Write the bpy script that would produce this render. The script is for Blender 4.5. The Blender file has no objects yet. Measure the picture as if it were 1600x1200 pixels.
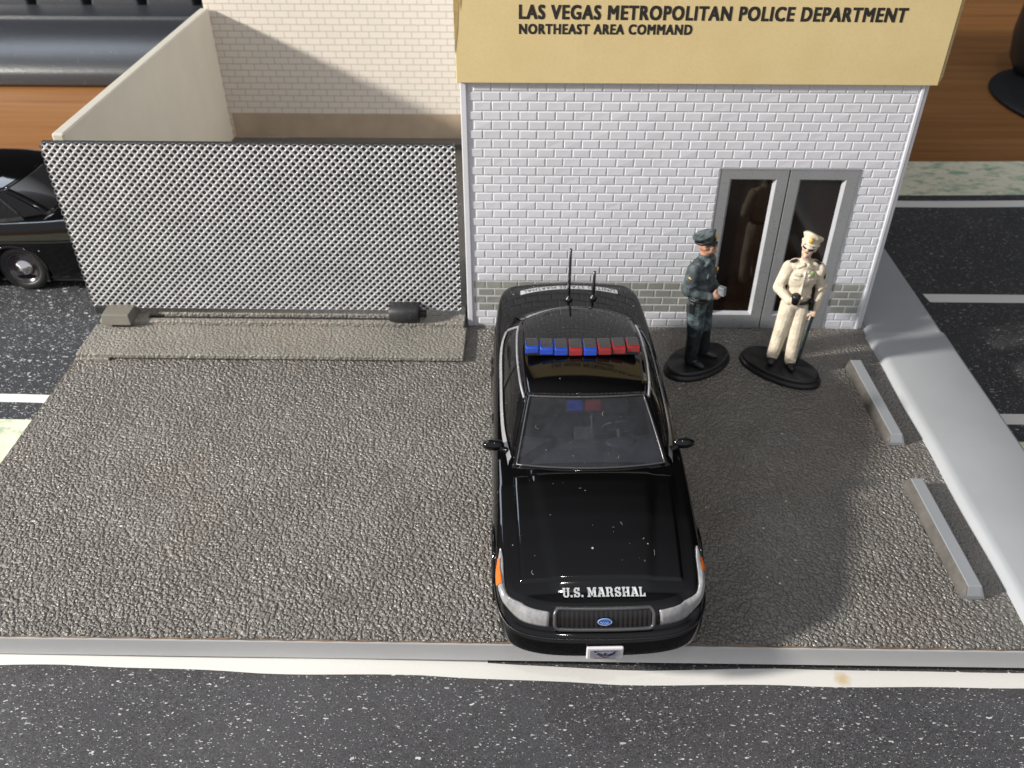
import bpy, bmesh, math, random
import numpy as np
from mathutils import Vector, Matrix, Quaternion
from mathutils.bvhtree import BVHTree

random.seed(7)
PI = math.pi
SC = bpy.context.scene
COL = SC.collection

# ------------------------------------------------------------------ camera, world, lights
SC.unit_settings.scale_length = 0.01            # one unit is one centimetre of the tabletop
cam_d = bpy.data.cameras.new('camera')
cam = bpy.data.objects.new('camera', cam_d); COL.objects.link(cam); SC.camera = cam
cam_d.sensor_width = 36.0
cam_d.lens = 36.0 * 1365.4 / 1600.0
cam_d.clip_start = 0.1; cam_d.clip_end = 600
PITCH, YAW, ROLL = 0.642467, 0.0155634, 0.000909
_R, _U, _F = Vector((1, 0, 0)), Vector((0, math.sin(PITCH), math.cos(PITCH))), Vector((0, math.cos(PITCH), -math.sin(PITCH)))
_r = _R * math.cos(ROLL) + _U * math.sin(ROLL); _u = _U * math.cos(ROLL) - _R * math.sin(ROLL)
_m = Matrix.Rotation(YAW, 3, 'Z'); _r, _u, _f = _m @ _r, _m @ _u, _m @ _F
mw = Matrix((_r, _u, -_f)).transposed().to_4x4(); mw.translation = (0, 0, 11)
cam.matrix_world = mw
cam_d.dof.use_dof = True
cam_d.dof.focus_distance = 13.5
cam_d.dof.aperture_fstop = 0.55

W = bpy.data.worlds.new('World'); SC.world = W; W.use_nodes = True
nt = W.node_tree; bg = nt.nodes['Background']
tc = nt.nodes.new('ShaderNodeTexCoord')
dot = nt.nodes.new('ShaderNodeVectorMath'); dot.operation = 'DOT_PRODUCT'
dot.inputs[1].default_value = Vector((-0.25, -0.85, 0.45)).normalized()
nt.links.new(tc.outputs['Generated'], dot.inputs[0])
rp = nt.nodes.new('ShaderNodeValToRGB')
rp.color_ramp.elements[0].position = 0.42; rp.color_ramp.elements[0].color = (0.022, 0.022, 0.024, 1)
rp.color_ramp.elements[1].position = 0.86; rp.color_ramp.elements[1].color = (0.54, 0.55, 0.59, 1)
mr = nt.nodes.new('ShaderNodeMapRange'); mr.inputs[1].default_value = -1; mr.inputs[2].default_value = 1
nt.links.new(dot.outputs['Value'], mr.inputs[0]); nt.links.new(mr.outputs[0], rp.inputs[0])
nt.links.new(rp.outputs[0], bg.inputs[0]); bg.inputs[1].default_value = 1.0

def area(name, loc, target, size, power, color, shape='DISK', size_y=None):
    d = bpy.data.lights.new(name, 'AREA'); d.shape = shape; d.size = size
    if size_y: d.size_y = size_y
    d.energy = power; d.color = color
    o = bpy.data.objects.new(name, d); COL.objects.link(o)
    o.location = loc
    o.rotation_euler = (Vector(target) - Vector(loc)).to_track_quat('-Z', 'Y').to_euler()
    return o
KD = Vector((1.87, 0.52, -0.86)).normalized()
area('key_lamp', Vector((0, 15, 1)) - KD * 95, (0, 15, 1), 6.5, 172000, (1.0, 0.955, 0.88))
area('window_light', (-62, 64, 78), (-4, 18, 0), 44, 24000, (0.78, 0.87, 1.0), 'RECTANGLE', 26)
area('ceiling_lamp', (2, -22, 92), (0, 12, 0), 3.0, 9000, (1.0, 0.97, 0.93))

SC.view_settings.view_transform = 'Standard'; SC.view_settings.look = 'None'
SC.view_settings.exposure = 0.0; SC.view_settings.gamma = 1.0
SC.view_settings.use_curve_mapping = False
SC.render.engine = 'CYCLES'

# ------------------------------------------------------------------ materials
class NT:
    def __init__(s, name):
        s.m = bpy.data.materials.new(name); s.m.use_nodes = True
        s.t = s.m.node_tree; s.b = s.t.nodes['Principled BSDF']; s._c = None
    def n(s, typ, **kw):
        nd = s.t.nodes.new(typ)
        for k, v in kw.items():
            if k.startswith('i_'):
                key = k[2:]; nd.inputs[int(key) if key.isdigit() else key].default_value = v
            else: setattr(nd, k, v)
        return nd
    def l(s, a, b): s.t.links.new(a, b)
    @property
    def co(s):
        if not s._c: s._c = s.n('ShaderNodeTexCoord').outputs['Object']
        return s._c
    def mapped(s, scale=(1, 1, 1), loc=(0, 0, 0), rot=(0, 0, 0)):
        mp = s.n('ShaderNodeMapping'); mp.inputs['Scale'].default_value = scale
        mp.inputs['Location'].default_value = loc; mp.inputs['Rotation'].default_value = rot
        s.l(s.co, mp.inputs['Vector']); return mp.outputs[0]
    def noise(s, scale, detail=4, rough=0.55, vec=None, dist=0.0):
        nd = s.n('ShaderNodeTexNoise'); nd.inputs['Scale'].default_value = scale
        nd.inputs['Detail'].default_value = detail; nd.inputs['Roughness'].default_value = rough
        nd.inputs['Distortion'].default_value = dist
        s.l(vec if vec is not None else s.co, nd.inputs['Vector']); return nd.outputs[0]
    def vor(s, scale, feature='F1', vec=None, rnd=1.0, out='Distance', smooth=None):
        nd = s.n('ShaderNodeTexVoronoi', feature=feature); nd.inputs['Scale'].default_value = scale
        nd.inputs['Randomness'].default_value = rnd
        if smooth is not None: nd.inputs['Smoothness'].default_value = smooth
        s.l(vec if vec is not None else s.co, nd.inputs['Vector']); return nd
    def math(s, op, a, b=None, c=None, clamp=False):
        nd = s.n('ShaderNodeMath', operation=op); nd.use_clamp = clamp
        for i, v in enumerate((a, b, c)):
            if v is None: continue
            if isinstance(v, (int, float)): nd.inputs[i].default_value = v
            else: s.l(v, nd.inputs[i])
        return nd.outputs[0]
    def ramp(s, fac, stops, interp='LINEAR'):
        nd = s.n('ShaderNodeValToRGB'); cr = nd.color_ramp; cr.interpolation = interp
        while len(cr.elements) < len(stops): cr.elements.new(0.5)
        for e, (p, c) in zip(cr.elements, stops):
            e.position = p; e.color = (c, c, c, 1) if isinstance(c, (int, float)) else (*c, 1)
        s.l(fac, nd.inputs[0]); return nd.outputs[0]
    def mix(s, fac, a, b):
        nd = s.n('ShaderNodeMix', data_type='RGBA')
        if isinstance(fac, (int, float)): nd.inputs[0].default_value = fac
        else: s.l(fac, nd.inputs[0])
        for i, v in ((6, a), (7, b)):
            if isinstance(v, tuple): nd.inputs[i].default_value = (*v, 1)
            else: s.l(v, nd.inputs[i])
        return nd.outputs[2]
    def bump(s, h, strength=0.5, dist=0.02, prev=None):
        nd = s.n('ShaderNodeBump'); nd.inputs['Strength'].default_value = strength
        nd.inputs['Distance'].default_value = dist; s.l(h, nd.inputs['Height'])
        if prev is not None: s.l(prev, nd.inputs['Normal'])
        s.l(nd.outputs[0], s.b.inputs['Normal']); return nd.outputs[0]
    def set(s, **kw):
        names = dict(col='Base Color', rough='Roughness', metal='Metallic', spec='Specular IOR Level', coat='Coat Weight',
                     trans='Transmission Weight', ior='IOR', sss='Subsurface Weight', coatr='Coat Roughness', alpha='Alpha')
        for k, v in kw.items():
            i = s.b.inputs[names[k]]
            if isinstance(v, tuple): i.default_value = (*v, 1)
            elif isinstance(v, (int, float)): i.default_value = v
            else: s.l(v, i)
        return s

def plastic(name, col, rough=0.4, var=0.12, bump=0.0, bscale=20, metal=0.0, spec=0.5, coat=0.0, vscale=1.5):
    q = NT(name)
    n = q.noise(vscale, 5)
    lo = tuple(c * (1 - var) for c in col); hi = tuple(min(1, c * (1 + var)) for c in col)
    q.set(col=q.mix(q.ramp(n, [(0.3, 0.0), (0.7, 1.0)]), lo, hi), metal=metal, spec=spec, coat=coat)
    r = q.noise(vscale * 4, 4)
    q.set(rough=q.ramp(r, [(0.3, max(0.02, rough - 0.06)), (0.7, min(1, rough + 0.06))]))
    if bump > 0: q.bump(q.noise(bscale, 4), bump, 0.02)
    return q.m

M = {}
# leathery moulded asphalt of the lot
def leather(name, scale, strength, dist, lo, hi, rough=0.4):
    q = NT(name)
    wv = q.n('ShaderNodeTexNoise'); wv.inputs['Scale'].default_value = scale * 0.55; wv.inputs['Detail'].default_value = 2
    q.l(q.co, wv.inputs['Vector'])
    sub = q.n('ShaderNodeVectorMath', operation='SUBTRACT'); q.l(wv.outputs['Color'], sub.inputs[0]); sub.inputs[1].default_value = (.5, .5, .5)
    sc = q.n('ShaderNodeVectorMath', operation='SCALE'); q.l(sub.outputs[0], sc.inputs[0]); sc.inputs['Scale'].default_value = 1.3 / scale
    ad = q.n('ShaderNodeVectorMath', operation='ADD'); q.l(q.co, ad.inputs[0]); q.l(sc.outputs[0], ad.inputs[1])
    v = q.vor(scale, 'F1', ad.outputs[0]).outputs['Distance']
    dome = q.ramp(v, [(0.0, 1.0), (0.30, 0.8), (0.85, 0.0)], 'EASE')
    n2 = q.noise(scale * 1.2, 3, 0.6)
    pat = q.noise(0.55, 3)
    h = q.math('ADD', q.math('MULTIPLY', dome, 0.75), q.math('MULTIPLY', n2, 0.6))
    big = q.noise(1.1, 5, 0.6)
    c = q.mix(q.ramp(big, [(0.3, 0.0), (0.7, 1.0)]), lo, hi)
    dust = q.ramp(q.noise(2.2, 6, 0.7), [(0.62, 0.0), (0.75, 0.35)])
    c = q.mix(q.math('MULTIPLY', dust, dome), c, (0.22, 0.20, 0.17))
    spk = q.vor(5.5, 'F1').outputs
    sp = q.math('MULTIPLY', q.math('LESS_THAN', spk['Distance'], 0.10), q.math('GREATER_THAN', q.n('ShaderNodeSeparateColor').outputs[0], 0.5))
    sep = q.n('ShaderNodeSeparateColor'); q.l(spk['Color'], sep.inputs[0])
    sp = q.math('MULTIPLY', q.math('LESS_THAN', spk['Distance'], 0.11), q.math('GREATER_THAN', sep.outputs[0], 0.9))
    c = q.mix(sp, c, (0.6, 0.6, 0.58))
    warm = q.ramp(q.noise(0.42, 3), [(0.5, 0.0), (0.68, 0.35)])
    c = q.mix(warm, c, (hi[0] * 1.05, hi[1] * 0.86, hi[2] * 0.74))
    q.set(col=c, rough=q.ramp(n2, [(0.3, rough - 0.08), (0.7, rough + 0.12)]), spec=0.75)
    q.bump(h, strength, dist)
    return q.m
M['lot'] = leather('lot_asphalt_plastic', 17.0, 1.0, 0.055, (0.142, 0.131, 0.116), (0.200, 0.189, 0.174), 0.30)
M['ramp'] = leather('ramp_grey_plastic', 16, 0.9, 0.030, (0.200, 0.187, 0.165), (0.255, 0.24, 0.213), 0.45)
M['yard'] = leather('yard_floor_plastic', 14, 0.6, 0.02, (0.085, 0.075, 0.062), (0.11, 0.10, 0.085), 0.6)
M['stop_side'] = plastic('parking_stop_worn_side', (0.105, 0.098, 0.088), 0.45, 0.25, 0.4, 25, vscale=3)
M['rail_block'] = plastic('rail_block_plastic', (0.17, 0.16, 0.135), 0.5, 0.1, 0.3, 25)
M['glue'] = plastic('brown_glue_edge', (0.16, 0.10, 0.06), 0.5, 0.35, 0.5, 25, vscale=6)

def whiteplastic(name, col, rough=0.38, trans=0.0, bump=0.1):
    q = NT(name)
    n = q.noise(0.9, 5); n2 = q.noise(12, 5, 0.65)
    lo = tuple(c * 0.93 for c in col)
    c = q.mix(q.ramp(n, [(0.3, 0.0), (0.7, 1.0)]), lo, col)
    grime = q.ramp(n2, [(0.60, 0.0), (0.78, 0.18)])
    c = q.mix(grime, c, tuple(x * 0.72 for x in col))
    q.set(col=c, rough=q.ramp(n2, [(0.3, rough - 0.05), (0.7, rough + 0.1)]), spec=0.45)
    q.bump(n2, bump, 0.01)
    if trans > 0:
        tr = q.n('ShaderNodeBsdfTranslucent'); q.l(c, tr.inputs[0])
        mx = q.n('ShaderNodeMixShader'); mx.inputs[0].default_value = trans
        q.l(q.b.outputs[0], mx.inputs[1]); q.l(tr.outputs[0], mx.inputs[2])
        out = [x for x in q.t.nodes if x.type == 'OUTPUT_MATERIAL'][0]; q.l(mx.outputs[0], out.inputs[0])
    return q.m
M['white_brick'] = whiteplastic('white_brick_plastic', (0.66, 0.67, 0.71), 0.34)
M['slab_lit'] = whiteplastic('lit_base_plate_plastic', (0.50, 0.505, 0.51), 0.42)  # same plastic as the kerb, lightened for the light on the front face
M['slab'] = whiteplastic('pale_grey_base_plastic', (0.385, 0.40, 0.418), 0.42)
M['cream_wall'] = whiteplastic('cream_wall_plastic', (0.72, 0.69, 0.615), 0.45, 0.30)
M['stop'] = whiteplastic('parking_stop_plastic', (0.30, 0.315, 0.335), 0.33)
M['grey_brick'] = plastic('grey_painted_brick', (0.27, 0.275, 0.25), 0.45, 0.15)
M['door_grey'] = plastic('door_silver_grey_paint', (0.27, 0.28, 0.29), 0.30, 0.05, 0.0, 30, metal=0.15)
M['lit_jamb'] = plastic('door_jamb_lit_grey', (0.40, 0.41, 0.44), 0.3, 0.1)  # door jamb faces in a lighter tint that carries the key light

q = NT('door_dark_pane'); q.set(col=q.mix(q.noise(1.2, 4), (0.006, 0.004, 0.003), (0.018, 0.009, 0.006)), rough=0.05, spec=0.5); M['pane'] = q.m

# printed brick paper of the yard's back wall
q = NT('printed_brick_paper')
mp = q.mapped((1, 1, 1), (0.1, 0, 0), (PI / 2, 0, 0))
bt = q.n('ShaderNodeTexBrick'); bt.offset = 0.5
sx = q.n('ShaderNodeSeparateXYZ'); q.l(q.co, sx.inputs[0])
cx = q.n('ShaderNodeCombineXYZ'); q.l(sx.outputs[0], cx.inputs[0]); q.l(sx.outputs[2], cx.inputs[1])
wob = q.n('ShaderNodeTexNoise'); wob.inputs['Scale'].default_value = 3; q.l(q.co, wob.inputs['Vector'])
wv = q.n('ShaderNodeVectorMath', operation='MULTIPLY_ADD'); q.l(wob.outputs['Color'], wv.inputs[0]); wv.inputs[1].default_value = (0.02, 0.012, 0); q.l(cx.outputs[0], wv.inputs[2])
q.l(wv.outputs[0], bt.inputs['Vector'])
bt.inputs['Scale'].default_value = 1.0; bt.inputs['Brick Width'].default_value = 0.43; bt.inputs['Row Height'].default_value = 0.195
bt.inputs['Mortar Size'].default_value = 0.014; bt.inputs['Mortar Smooth'].default_value = 0.5
bt.inputs['Color1'].default_value = (0.67, 0.61, 0.545, 1); bt.inputs['Color2'].default_value = (0.635, 0.595, 0.525, 1); bt.inputs['Mortar'].default_value = (0.40, 0.335, 0.27, 1)
q.set(col=q.mix(q.ramp(q.noise(6, 5), [(0.4, 0.0), (0.8, 0.25)]), bt.outputs[0], (0.62, 0.54, 0.45)), rough=0.75, spec=0.2)
M['printed_brick'] = q.m
M['plinth'] = plastic('brown_printed_plinth', (0.40, 0.315, 0.225), 0.7, 0.1, 0.1, 20)

# gold card parapet
q = NT('gold_card')
f = q.noise(26, 5, 0.7); g = q.noise(0.8, 4)
c = q.mix(q.ramp(g, [(0.3, 0.0), (0.7, 1.0)]), (0.66, 0.53, 0.27), (0.72, 0.585, 0.31))
c = q.mix(q.ramp(f, [(0.45, 0.0), (0.75, 0.35)]), c, (0.56, 0.43, 0.19))
q.set(col=c, rough=0.7, spec=0.2); q.bump(f, 0.15, 0.01); M['card'] = q.m
M['card_edge_shade'] = plastic('torn_card_shade', (0.42, 0.30, 0.12), 0.8, 0.25, vscale=5)
M['ink'] = plastic('black_printed_ink', (0.018, 0.016, 0.014), 0.6)

# gate
M['gate_silver'] = plastic('silver_gate_paint', (0.50, 0.50, 0.515), 0.38, 0.15, metal=0.15)
M['gate_black'] = plastic('black_gate_plastic', (0.026, 0.027, 0.027), 0.38, 0.2, 0.2, 30)
q = NT('black_clip_plastic'); d = q.ramp(q.vor(14, 'F1').outputs['Distance'], [(0.05, 0.6), (0.14, 0.0)])
q.set(col=q.mix(d, (0.022, 0.022, 0.024), (0.4, 0.4, 0.4)), rough=0.5); q.bump(q.noise(30, 4), 0.3, 0.01); M['dusty_black'] = q.m

# printed asphalt paper
def roadpaper(name, base, fleck, amount, warm=0.0, fs=5.2):
    q = NT(name)
    fine = q.noise(42, 3, 0.8); mid = q.noise(9, 4, 0.65); big = q.noise(0.5, 4)
    lo = tuple(b * 0.35 for b in base); hi = tuple(b * 1.9 for b in base)
    c = q.mix(q.ramp(fine, [(0.38, 0.0), (0.62, 1.0)]), lo, hi)
    c = q.mix(q.ramp(mid, [(0.35, 0.0), (0.75, 0.55)]), c, tuple(b * 0.55 for b in base))
    c = q.mix(q.ramp(big, [(0.4, 0.0), (0.7, 0.35)]), c, tuple(b * 1.5 for b in base))
    for k, (s, th, sz, rot) in enumerate(((fs, 1 - amount, 0.20, 0.5), (fs * 1.9, 1 - amount * 0.9, 0.24, -0.6), (fs * 3.4, 1 - amount * 0.9, 0.26, 1.2))):
        wn = q.n('ShaderNodeTexNoise'); wn.inputs['Scale'].default_value = s * 2.2; wn.inputs['Detail'].default_value = 2; q.l(q.co, wn.inputs['Vector'])
        ma = q.n('ShaderNodeVectorMath', operation='MULTIPLY_ADD'); q.l(wn.outputs['Color'], ma.inputs[0]); ma.inputs[1].default_value = (0.9 / s, 0.9 / s, 0)
        q.l(q.mapped((1.0, 2.2, 1), (k * 3.1, k * 1.7, 0), (0, 0, rot)), ma.inputs[2])
        v = q.n('ShaderNodeTexVoronoi', voronoi_dimensions='2D'); v.inputs['Scale'].default_value = s; q.l(ma.outputs[0], v.inputs['Vector'])
        sep = q.n('ShaderNodeSeparateColor'); q.l(v.outputs['Color'], sep.inputs[0])
        on = q.math('GREATER_THAN', sep.outputs[0], th)
        size = q.math('MULTIPLY', sep.outputs[1], sz)
        msk = q.math('MULTIPLY', on, q.math('LESS_THAN', v.outputs['Distance'], size))
        c = q.mix(q.math('MULTIPLY', msk, q.math('MULTIPLY_ADD', sep.outputs[2], 0.5, 0.5)), c, fleck)
    q.set(col=c, rough=0.62, spec=0.3); q.bump(fine, 0.25, 0.01)
    return q.m
M['road'] = roadpaper('printed_asphalt_paper', (0.062, 0.061, 0.065), (0.62, 0.62, 0.61), 0.19, 0, 6.4)
M['road_coarse'] = roadpaper('printed_asphalt_paper_coarse', (0.035, 0.036, 0.040), (0.62, 0.64, 0.66), 0.36, 0, 4.6)
M['road_dark'] = roadpaper('printed_asphalt_paper_dark', (0.050, 0.050, 0.051), (0.42, 0.42, 0.41), 0.24)
q = NT('white_paper'); f = q.noise(18, 5, 0.7)
c = q.mix(q.ramp(f, [(0.5, 0.0), (0.8, 0.3)]), (0.72, 0.71, 0.68), (0.60, 0.585, 0.54))
st = q.ramp(q.noise(1.3, 3, 0.5, q.mapped((1, 1, 1), (4.0, 1, 0))), [(0.66, 0.0), (0.74, 0.5)])
c = q.mix(st, c, (0.66, 0.60, 0.46))
dd = q.n('ShaderNodeVectorMath', operation='DISTANCE'); q.l(q.co, dd.inputs[0]); dd.inputs[1].default_value = (4.92, 8.05, -0.56)
c = q.mix(q.ramp(q.math('ADD', dd.outputs['Value'], q.math('MULTIPLY', f, 0.16)), [(0.12, 0.75), (0.24, 0.0)]), c, (0.55, 0.40, 0.17))
q.set(col=c, rough=0.7, spec=0.2); q.bump(f, 0.12, 0.01); M['paper'] = q.m
q = NT('printed_verge_paper')
g1 = q.noise(1.6, 6, 0.72, q.mapped((1, 1.8, 1))); g2 = q.noise(6, 5, 0.7)
c = q.mix(q.ramp(g2, [(0.4, 0.0), (0.7, 1.0)]), (0.76, 0.73, 0.56), (0.66, 0.64, 0.49))
c = q.mix(q.ramp(g1, [(0.48, 0.0), (0.64, 0.85)]), c, (0.16, 0.34, 0.22))
q.set(col=c, rough=0.7, spec=0.2); M['verge'] = q.m

# wood table
q = NT('varnished_wood_table')
gr = q.noise(1.0, 6, 0.62, q.mapped((0.10, 2.6, 1)), 0.6); gf = q.noise(1.0, 5, 0.7, q.mapped((0.5, 22, 1)))
c = q.ramp(gr, [(0.25, (0.20, 0.085, 0.028)), (0.5, (0.29, 0.130, 0.042)), (0.78, (0.37, 0.180, 0.062))])
c = q.mix(q.ramp(gf, [(0.45, 0.0), (0.75, 0.45)]), c, (0.17, 0.06, 0.015))
q.set(col=c, rough=0.36, spec=0.45); q.bump(gf, 0.06, 0.01); M['wood'] = q.m
q = NT('keyboard_black_plastic')
f = q.noise(9, 5, 0.7); ds = q.ramp(q.vor(4, 'F1').outputs['Distance'], [(0.03, 1.0), (0.08, 0.0)])
q.set(col=q.mix(ds, q.mix(f, (0.020, 0.022, 0.026), (0.036, 0.038, 0.044)), (0.3, 0.3, 0.3)), rough=0.34, spec=0.7); q.bump(q.noise(16, 4), 0.35, 0.03); M['keyboard'] = q.m
M['matte_black'] = plastic('matte_black', (0.012, 0.012, 0.013), 0.55)

# car
q = NT('black_car_paint')
v = q.vor(2.6, 'F1'); sep = q.n('ShaderNodeSeparateColor'); q.l(v.outputs['Color'], sep.inputs[0])
spk = q.math('MULTIPLY', q.math('LESS_THAN', v.outputs['Distance'], q.math('MULTIPLY', sep.outputs[1], 0.05)), q.math('GREATER_THAN', sep.outputs[0], 0.62))
v2 = q.vor(7.0, 'F1'); sep2 = q.n('ShaderNodeSeparateColor'); q.l(v2.outputs['Color'], sep2.inputs[0])
spk2 = q.math('MULTIPLY', q.math('LESS_THAN', v2.outputs['Distance'], q.math('MULTIPLY', sep2.outputs[1], 0.11)), q.math('GREATER_THAN', sep2.outputs[0], 0.90))
dustm = q.math('MAXIMUM', spk, spk2)
c = q.mix(dustm, (0.002, 0.002, 0.0022), (0.40, 0.39, 0.37))
q.set(col=c, rough=q.math('MULTIPLY_ADD', dustm, 0.5, 0.055), spec=0.5)
q.bump(q.noise(0.9, 2), 0.05, 0.05)
M['paint'] = q.m
M['lint'] = plastic('pale_lint', (0.24, 0.235, 0.23), 0.9)
M['trim_black'] = plastic('satin_black_trim', (0.012, 0.012, 0.013), 0.28, 0.2)
M['interior'] = plastic('dark_grey_interior', (0.022, 0.022, 0.026), 0.5, 0.2)
M['dash'] = plastic('charcoal_dashboard', (0.075, 0.077, 0.086), 0.45, 0.2)
M['chrome'] = plastic('bright_window_trim', (0.50, 0.50, 0.53), 0.25, 0.1, metal=0.6)
M['grille_frame'] = plastic('dull_grey_grille_surround', (0.10, 0.10, 0.105), 0.30, 0.2, metal=0.5)
M['tyre'] = plastic('rubber_tyre', (0.018, 0.018, 0.019), 0.48, 0.2)
M['rim'] = plastic('steel_wheel_rim', (0.10, 0.09, 0.10), 0.22, 0.3, metal=0.85)
M['hub'] = plastic('chrome_hub_cap', (0.75, 0.74, 0.76), 0.15, 0.15, metal=1.0)
M['orange'] = plastic('orange_marker_lens', (0.75, 0.14, 0.015), 0.25, 0.1)
M['decal_white'] = plastic('white_decal_print', (0.50, 0.52, 0.53), 0.4, 0.1)
M['decal_grey'] = plastic('grey_decal_strip', (0.50, 0.505, 0.515), 0.3, 0.1)
M['decal_dark'] = plastic('dark_decal_letters', (0.03, 0.03, 0.035), 0.4)
M['blue_logo'] = plastic('blue_emblem', (0.02, 0.10, 0.38), 0.3, 0.1)
M['pale_blue'] = plastic('pale_blue_emblem_rim', (0.25, 0.36, 0.60), 0.3, 0.1)
M['plate_white'] = plastic('white_plate_rim', (0.68, 0.68, 0.69), 0.35, 0.1)
M['plate_face'] = plastic('pale_plate_face', (0.36, 0.36, 0.40), 0.35, 0.2, vscale=4)
M['navy'] = plastic('navy_plate_print', (0.03, 0.035, 0.09), 0.4)
M['plate_red'] = plastic('red_plate_print', (0.35, 0.05, 0.06), 0.4)
M['lens_blue'] = plastic('blue_lamp_lens', (0.006, 0.05, 0.40), 0.14, 0.2, vscale=5, coat=0.6)
M['lens_red'] = plastic('red_lamp_lens', (0.24, 0.008, 0.010), 0.14, 0.2, vscale=5, coat=0.6)
M['lens_top'] = plastic('smoky_lamp_top', (0.028, 0.027, 0.028), 0.16, 0.2, coat=0.4)
q = NT('headlamp_lens')
st = q.noise(1.0, 3, 0.6, q.mapped((18, 18, 3)))
q.set(col=q.mix(q.ramp(st, [(0.35, 0.0), (0.7, 1.0)]), (0.30, 0.30, 0.305), (0.42, 0.42, 0.43)), rough=0.16, spec=0.6, metal=0.25, coat=0.8); M['headlamp'] = q.m

def glass(name, tint, film, filmcol):
    q = NT(name)
    tr = q.n('ShaderNodeBsdfTransparent'); tr.inputs[0].default_value = (*tint, 1)
    gl = q.n('ShaderNodeBsdfGlossy'); gl.inputs['Roughness'].default_value = 0.04
    fr = q.n('ShaderNodeFresnel'); fr.inputs[0].default_value = 1.5
    df = q.n('ShaderNodeBsdfDiffuse'); 
    sm = q.noise(2.2, 6, 0.7, None, 0.8); v = q.vor(5, 'F1').outputs['Distance']
    spots = q.ramp(v, [(0.02, 1.0), (0.05, 0.0)])
    q.l(q.mix(spots, filmcol, (0.6, 0.6, 0.6)), df.inputs[0])
    m1 = q.n('ShaderNodeMixShader'); q.l(fr.outputs[0], m1.inputs[0]); q.l(tr.outputs[0], m1.inputs[1]); q.l(gl.outputs[0], m1.inputs[2])
    m2 = q.n('ShaderNodeMixShader')
    fac = q.math('ADD', q.math('MULTIPLY', q.ramp(sm, [(0.3, 0.55), (0.75, 1.5)]), film), q.math('MULTIPLY', spots, 0.35), clamp=True)
    q.l(fac, m2.inputs[0]); q.l(m1.outputs[0], m2.inputs[1]); q.l(df.outputs[0], m2.inputs[2])
    out = [x for x in q.t.nodes if x.type == 'OUTPUT_MATERIAL'][0]; q.l(m2.outputs[0], out.inputs[0])
    q.t.nodes.remove(q.b); return q.m
M['glass'] = glass('dusty_windscreen_glass', (0.48, 0.49, 0.53), 0.14, (0.14, 0.145, 0.165))
M['side_glass'] = glass('clear_side_glass', (0.7, 0.7, 0.72), 0.03, (0.2, 0.2, 0.2))
M['dark_glass'] = glass('tinted_rear_glass', (0.12, 0.12, 0.13), 0.05, (0.1, 0.1, 0.1))

# painted figurines
def cloth(name, dark, light, lo=0.42, hi=0.70, rough=0.7):
    q = NT(name)
    a = q.noise(5.0, 5, 0.65); b = q.noise(16, 4, 0.6)
    c = q.mix(q.ramp(a, [(lo, 0.0), (hi, 1.0)]), dark, light)
    q.set(col=c, rough=rough, spec=0.25)
    q.bump(q.math('ADD', q.noise(4.5, 3, 0.5, q.mapped((1, 1, 0.6))), q.math('MULTIPLY', b, 0.25)), 0.8, 0.055)
    return q.m
M['slate_cloth'] = cloth('slate_uniform_paint', (0.040, 0.052, 0.056), (0.165, 0.200, 0.212), 0.42, 0.76)
M['boot_dark'] = cloth('dark_boot_paint', (0.010, 0.012, 0.013), (0.035, 0.045, 0.05), 0.45, 0.8, 0.5)
M['slate_dark'] = cloth('dark_trouser_paint', (0.022, 0.030, 0.033), (0.15, 0.20, 0.22), 0.45, 0.75)
M['cream_cloth'] = cloth('cream_uniform_paint', (0.53, 0.465, 0.355), (0.68, 0.61, 0.49), 0.35, 0.6)
M['skin'] = cloth('painted_skin', (0.40, 0.19, 0.12), (0.58, 0.34, 0.24), 0.35, 0.65, 0.55)
M['pale_skin'] = cloth('pale_painted_skin', (0.48, 0.34, 0.25), (0.68, 0.52, 0.41), 0.35, 0.65, 0.55)
M['figure_black'] = plastic('painted_black', (0.010, 0.010, 0.011), 0.42, 0.3, 0.15, 14)
M['gold'] = plastic('gold_badge_paint', (0.60, 0.36, 0.07), 0.4, 0.3, vscale=8)
M['green_badge'] = plastic('green_gold_badge_paint', (0.22, 0.32, 0.14), 0.4, 0.6, vscale=9)
M['pad_grey'] = plastic('grey_notebook_paint', (0.16, 0.18, 0.20), 0.5, 0.4, vscale=8)
M['lip'] = plastic('dark_lip_paint', (0.16, 0.05, 0.04), 0.6)
M['teal_stripe'] = plastic('dark_trouser_stripe', (0.010, 0.022, 0.024), 0.35, 0.8, vscale=6)

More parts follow.
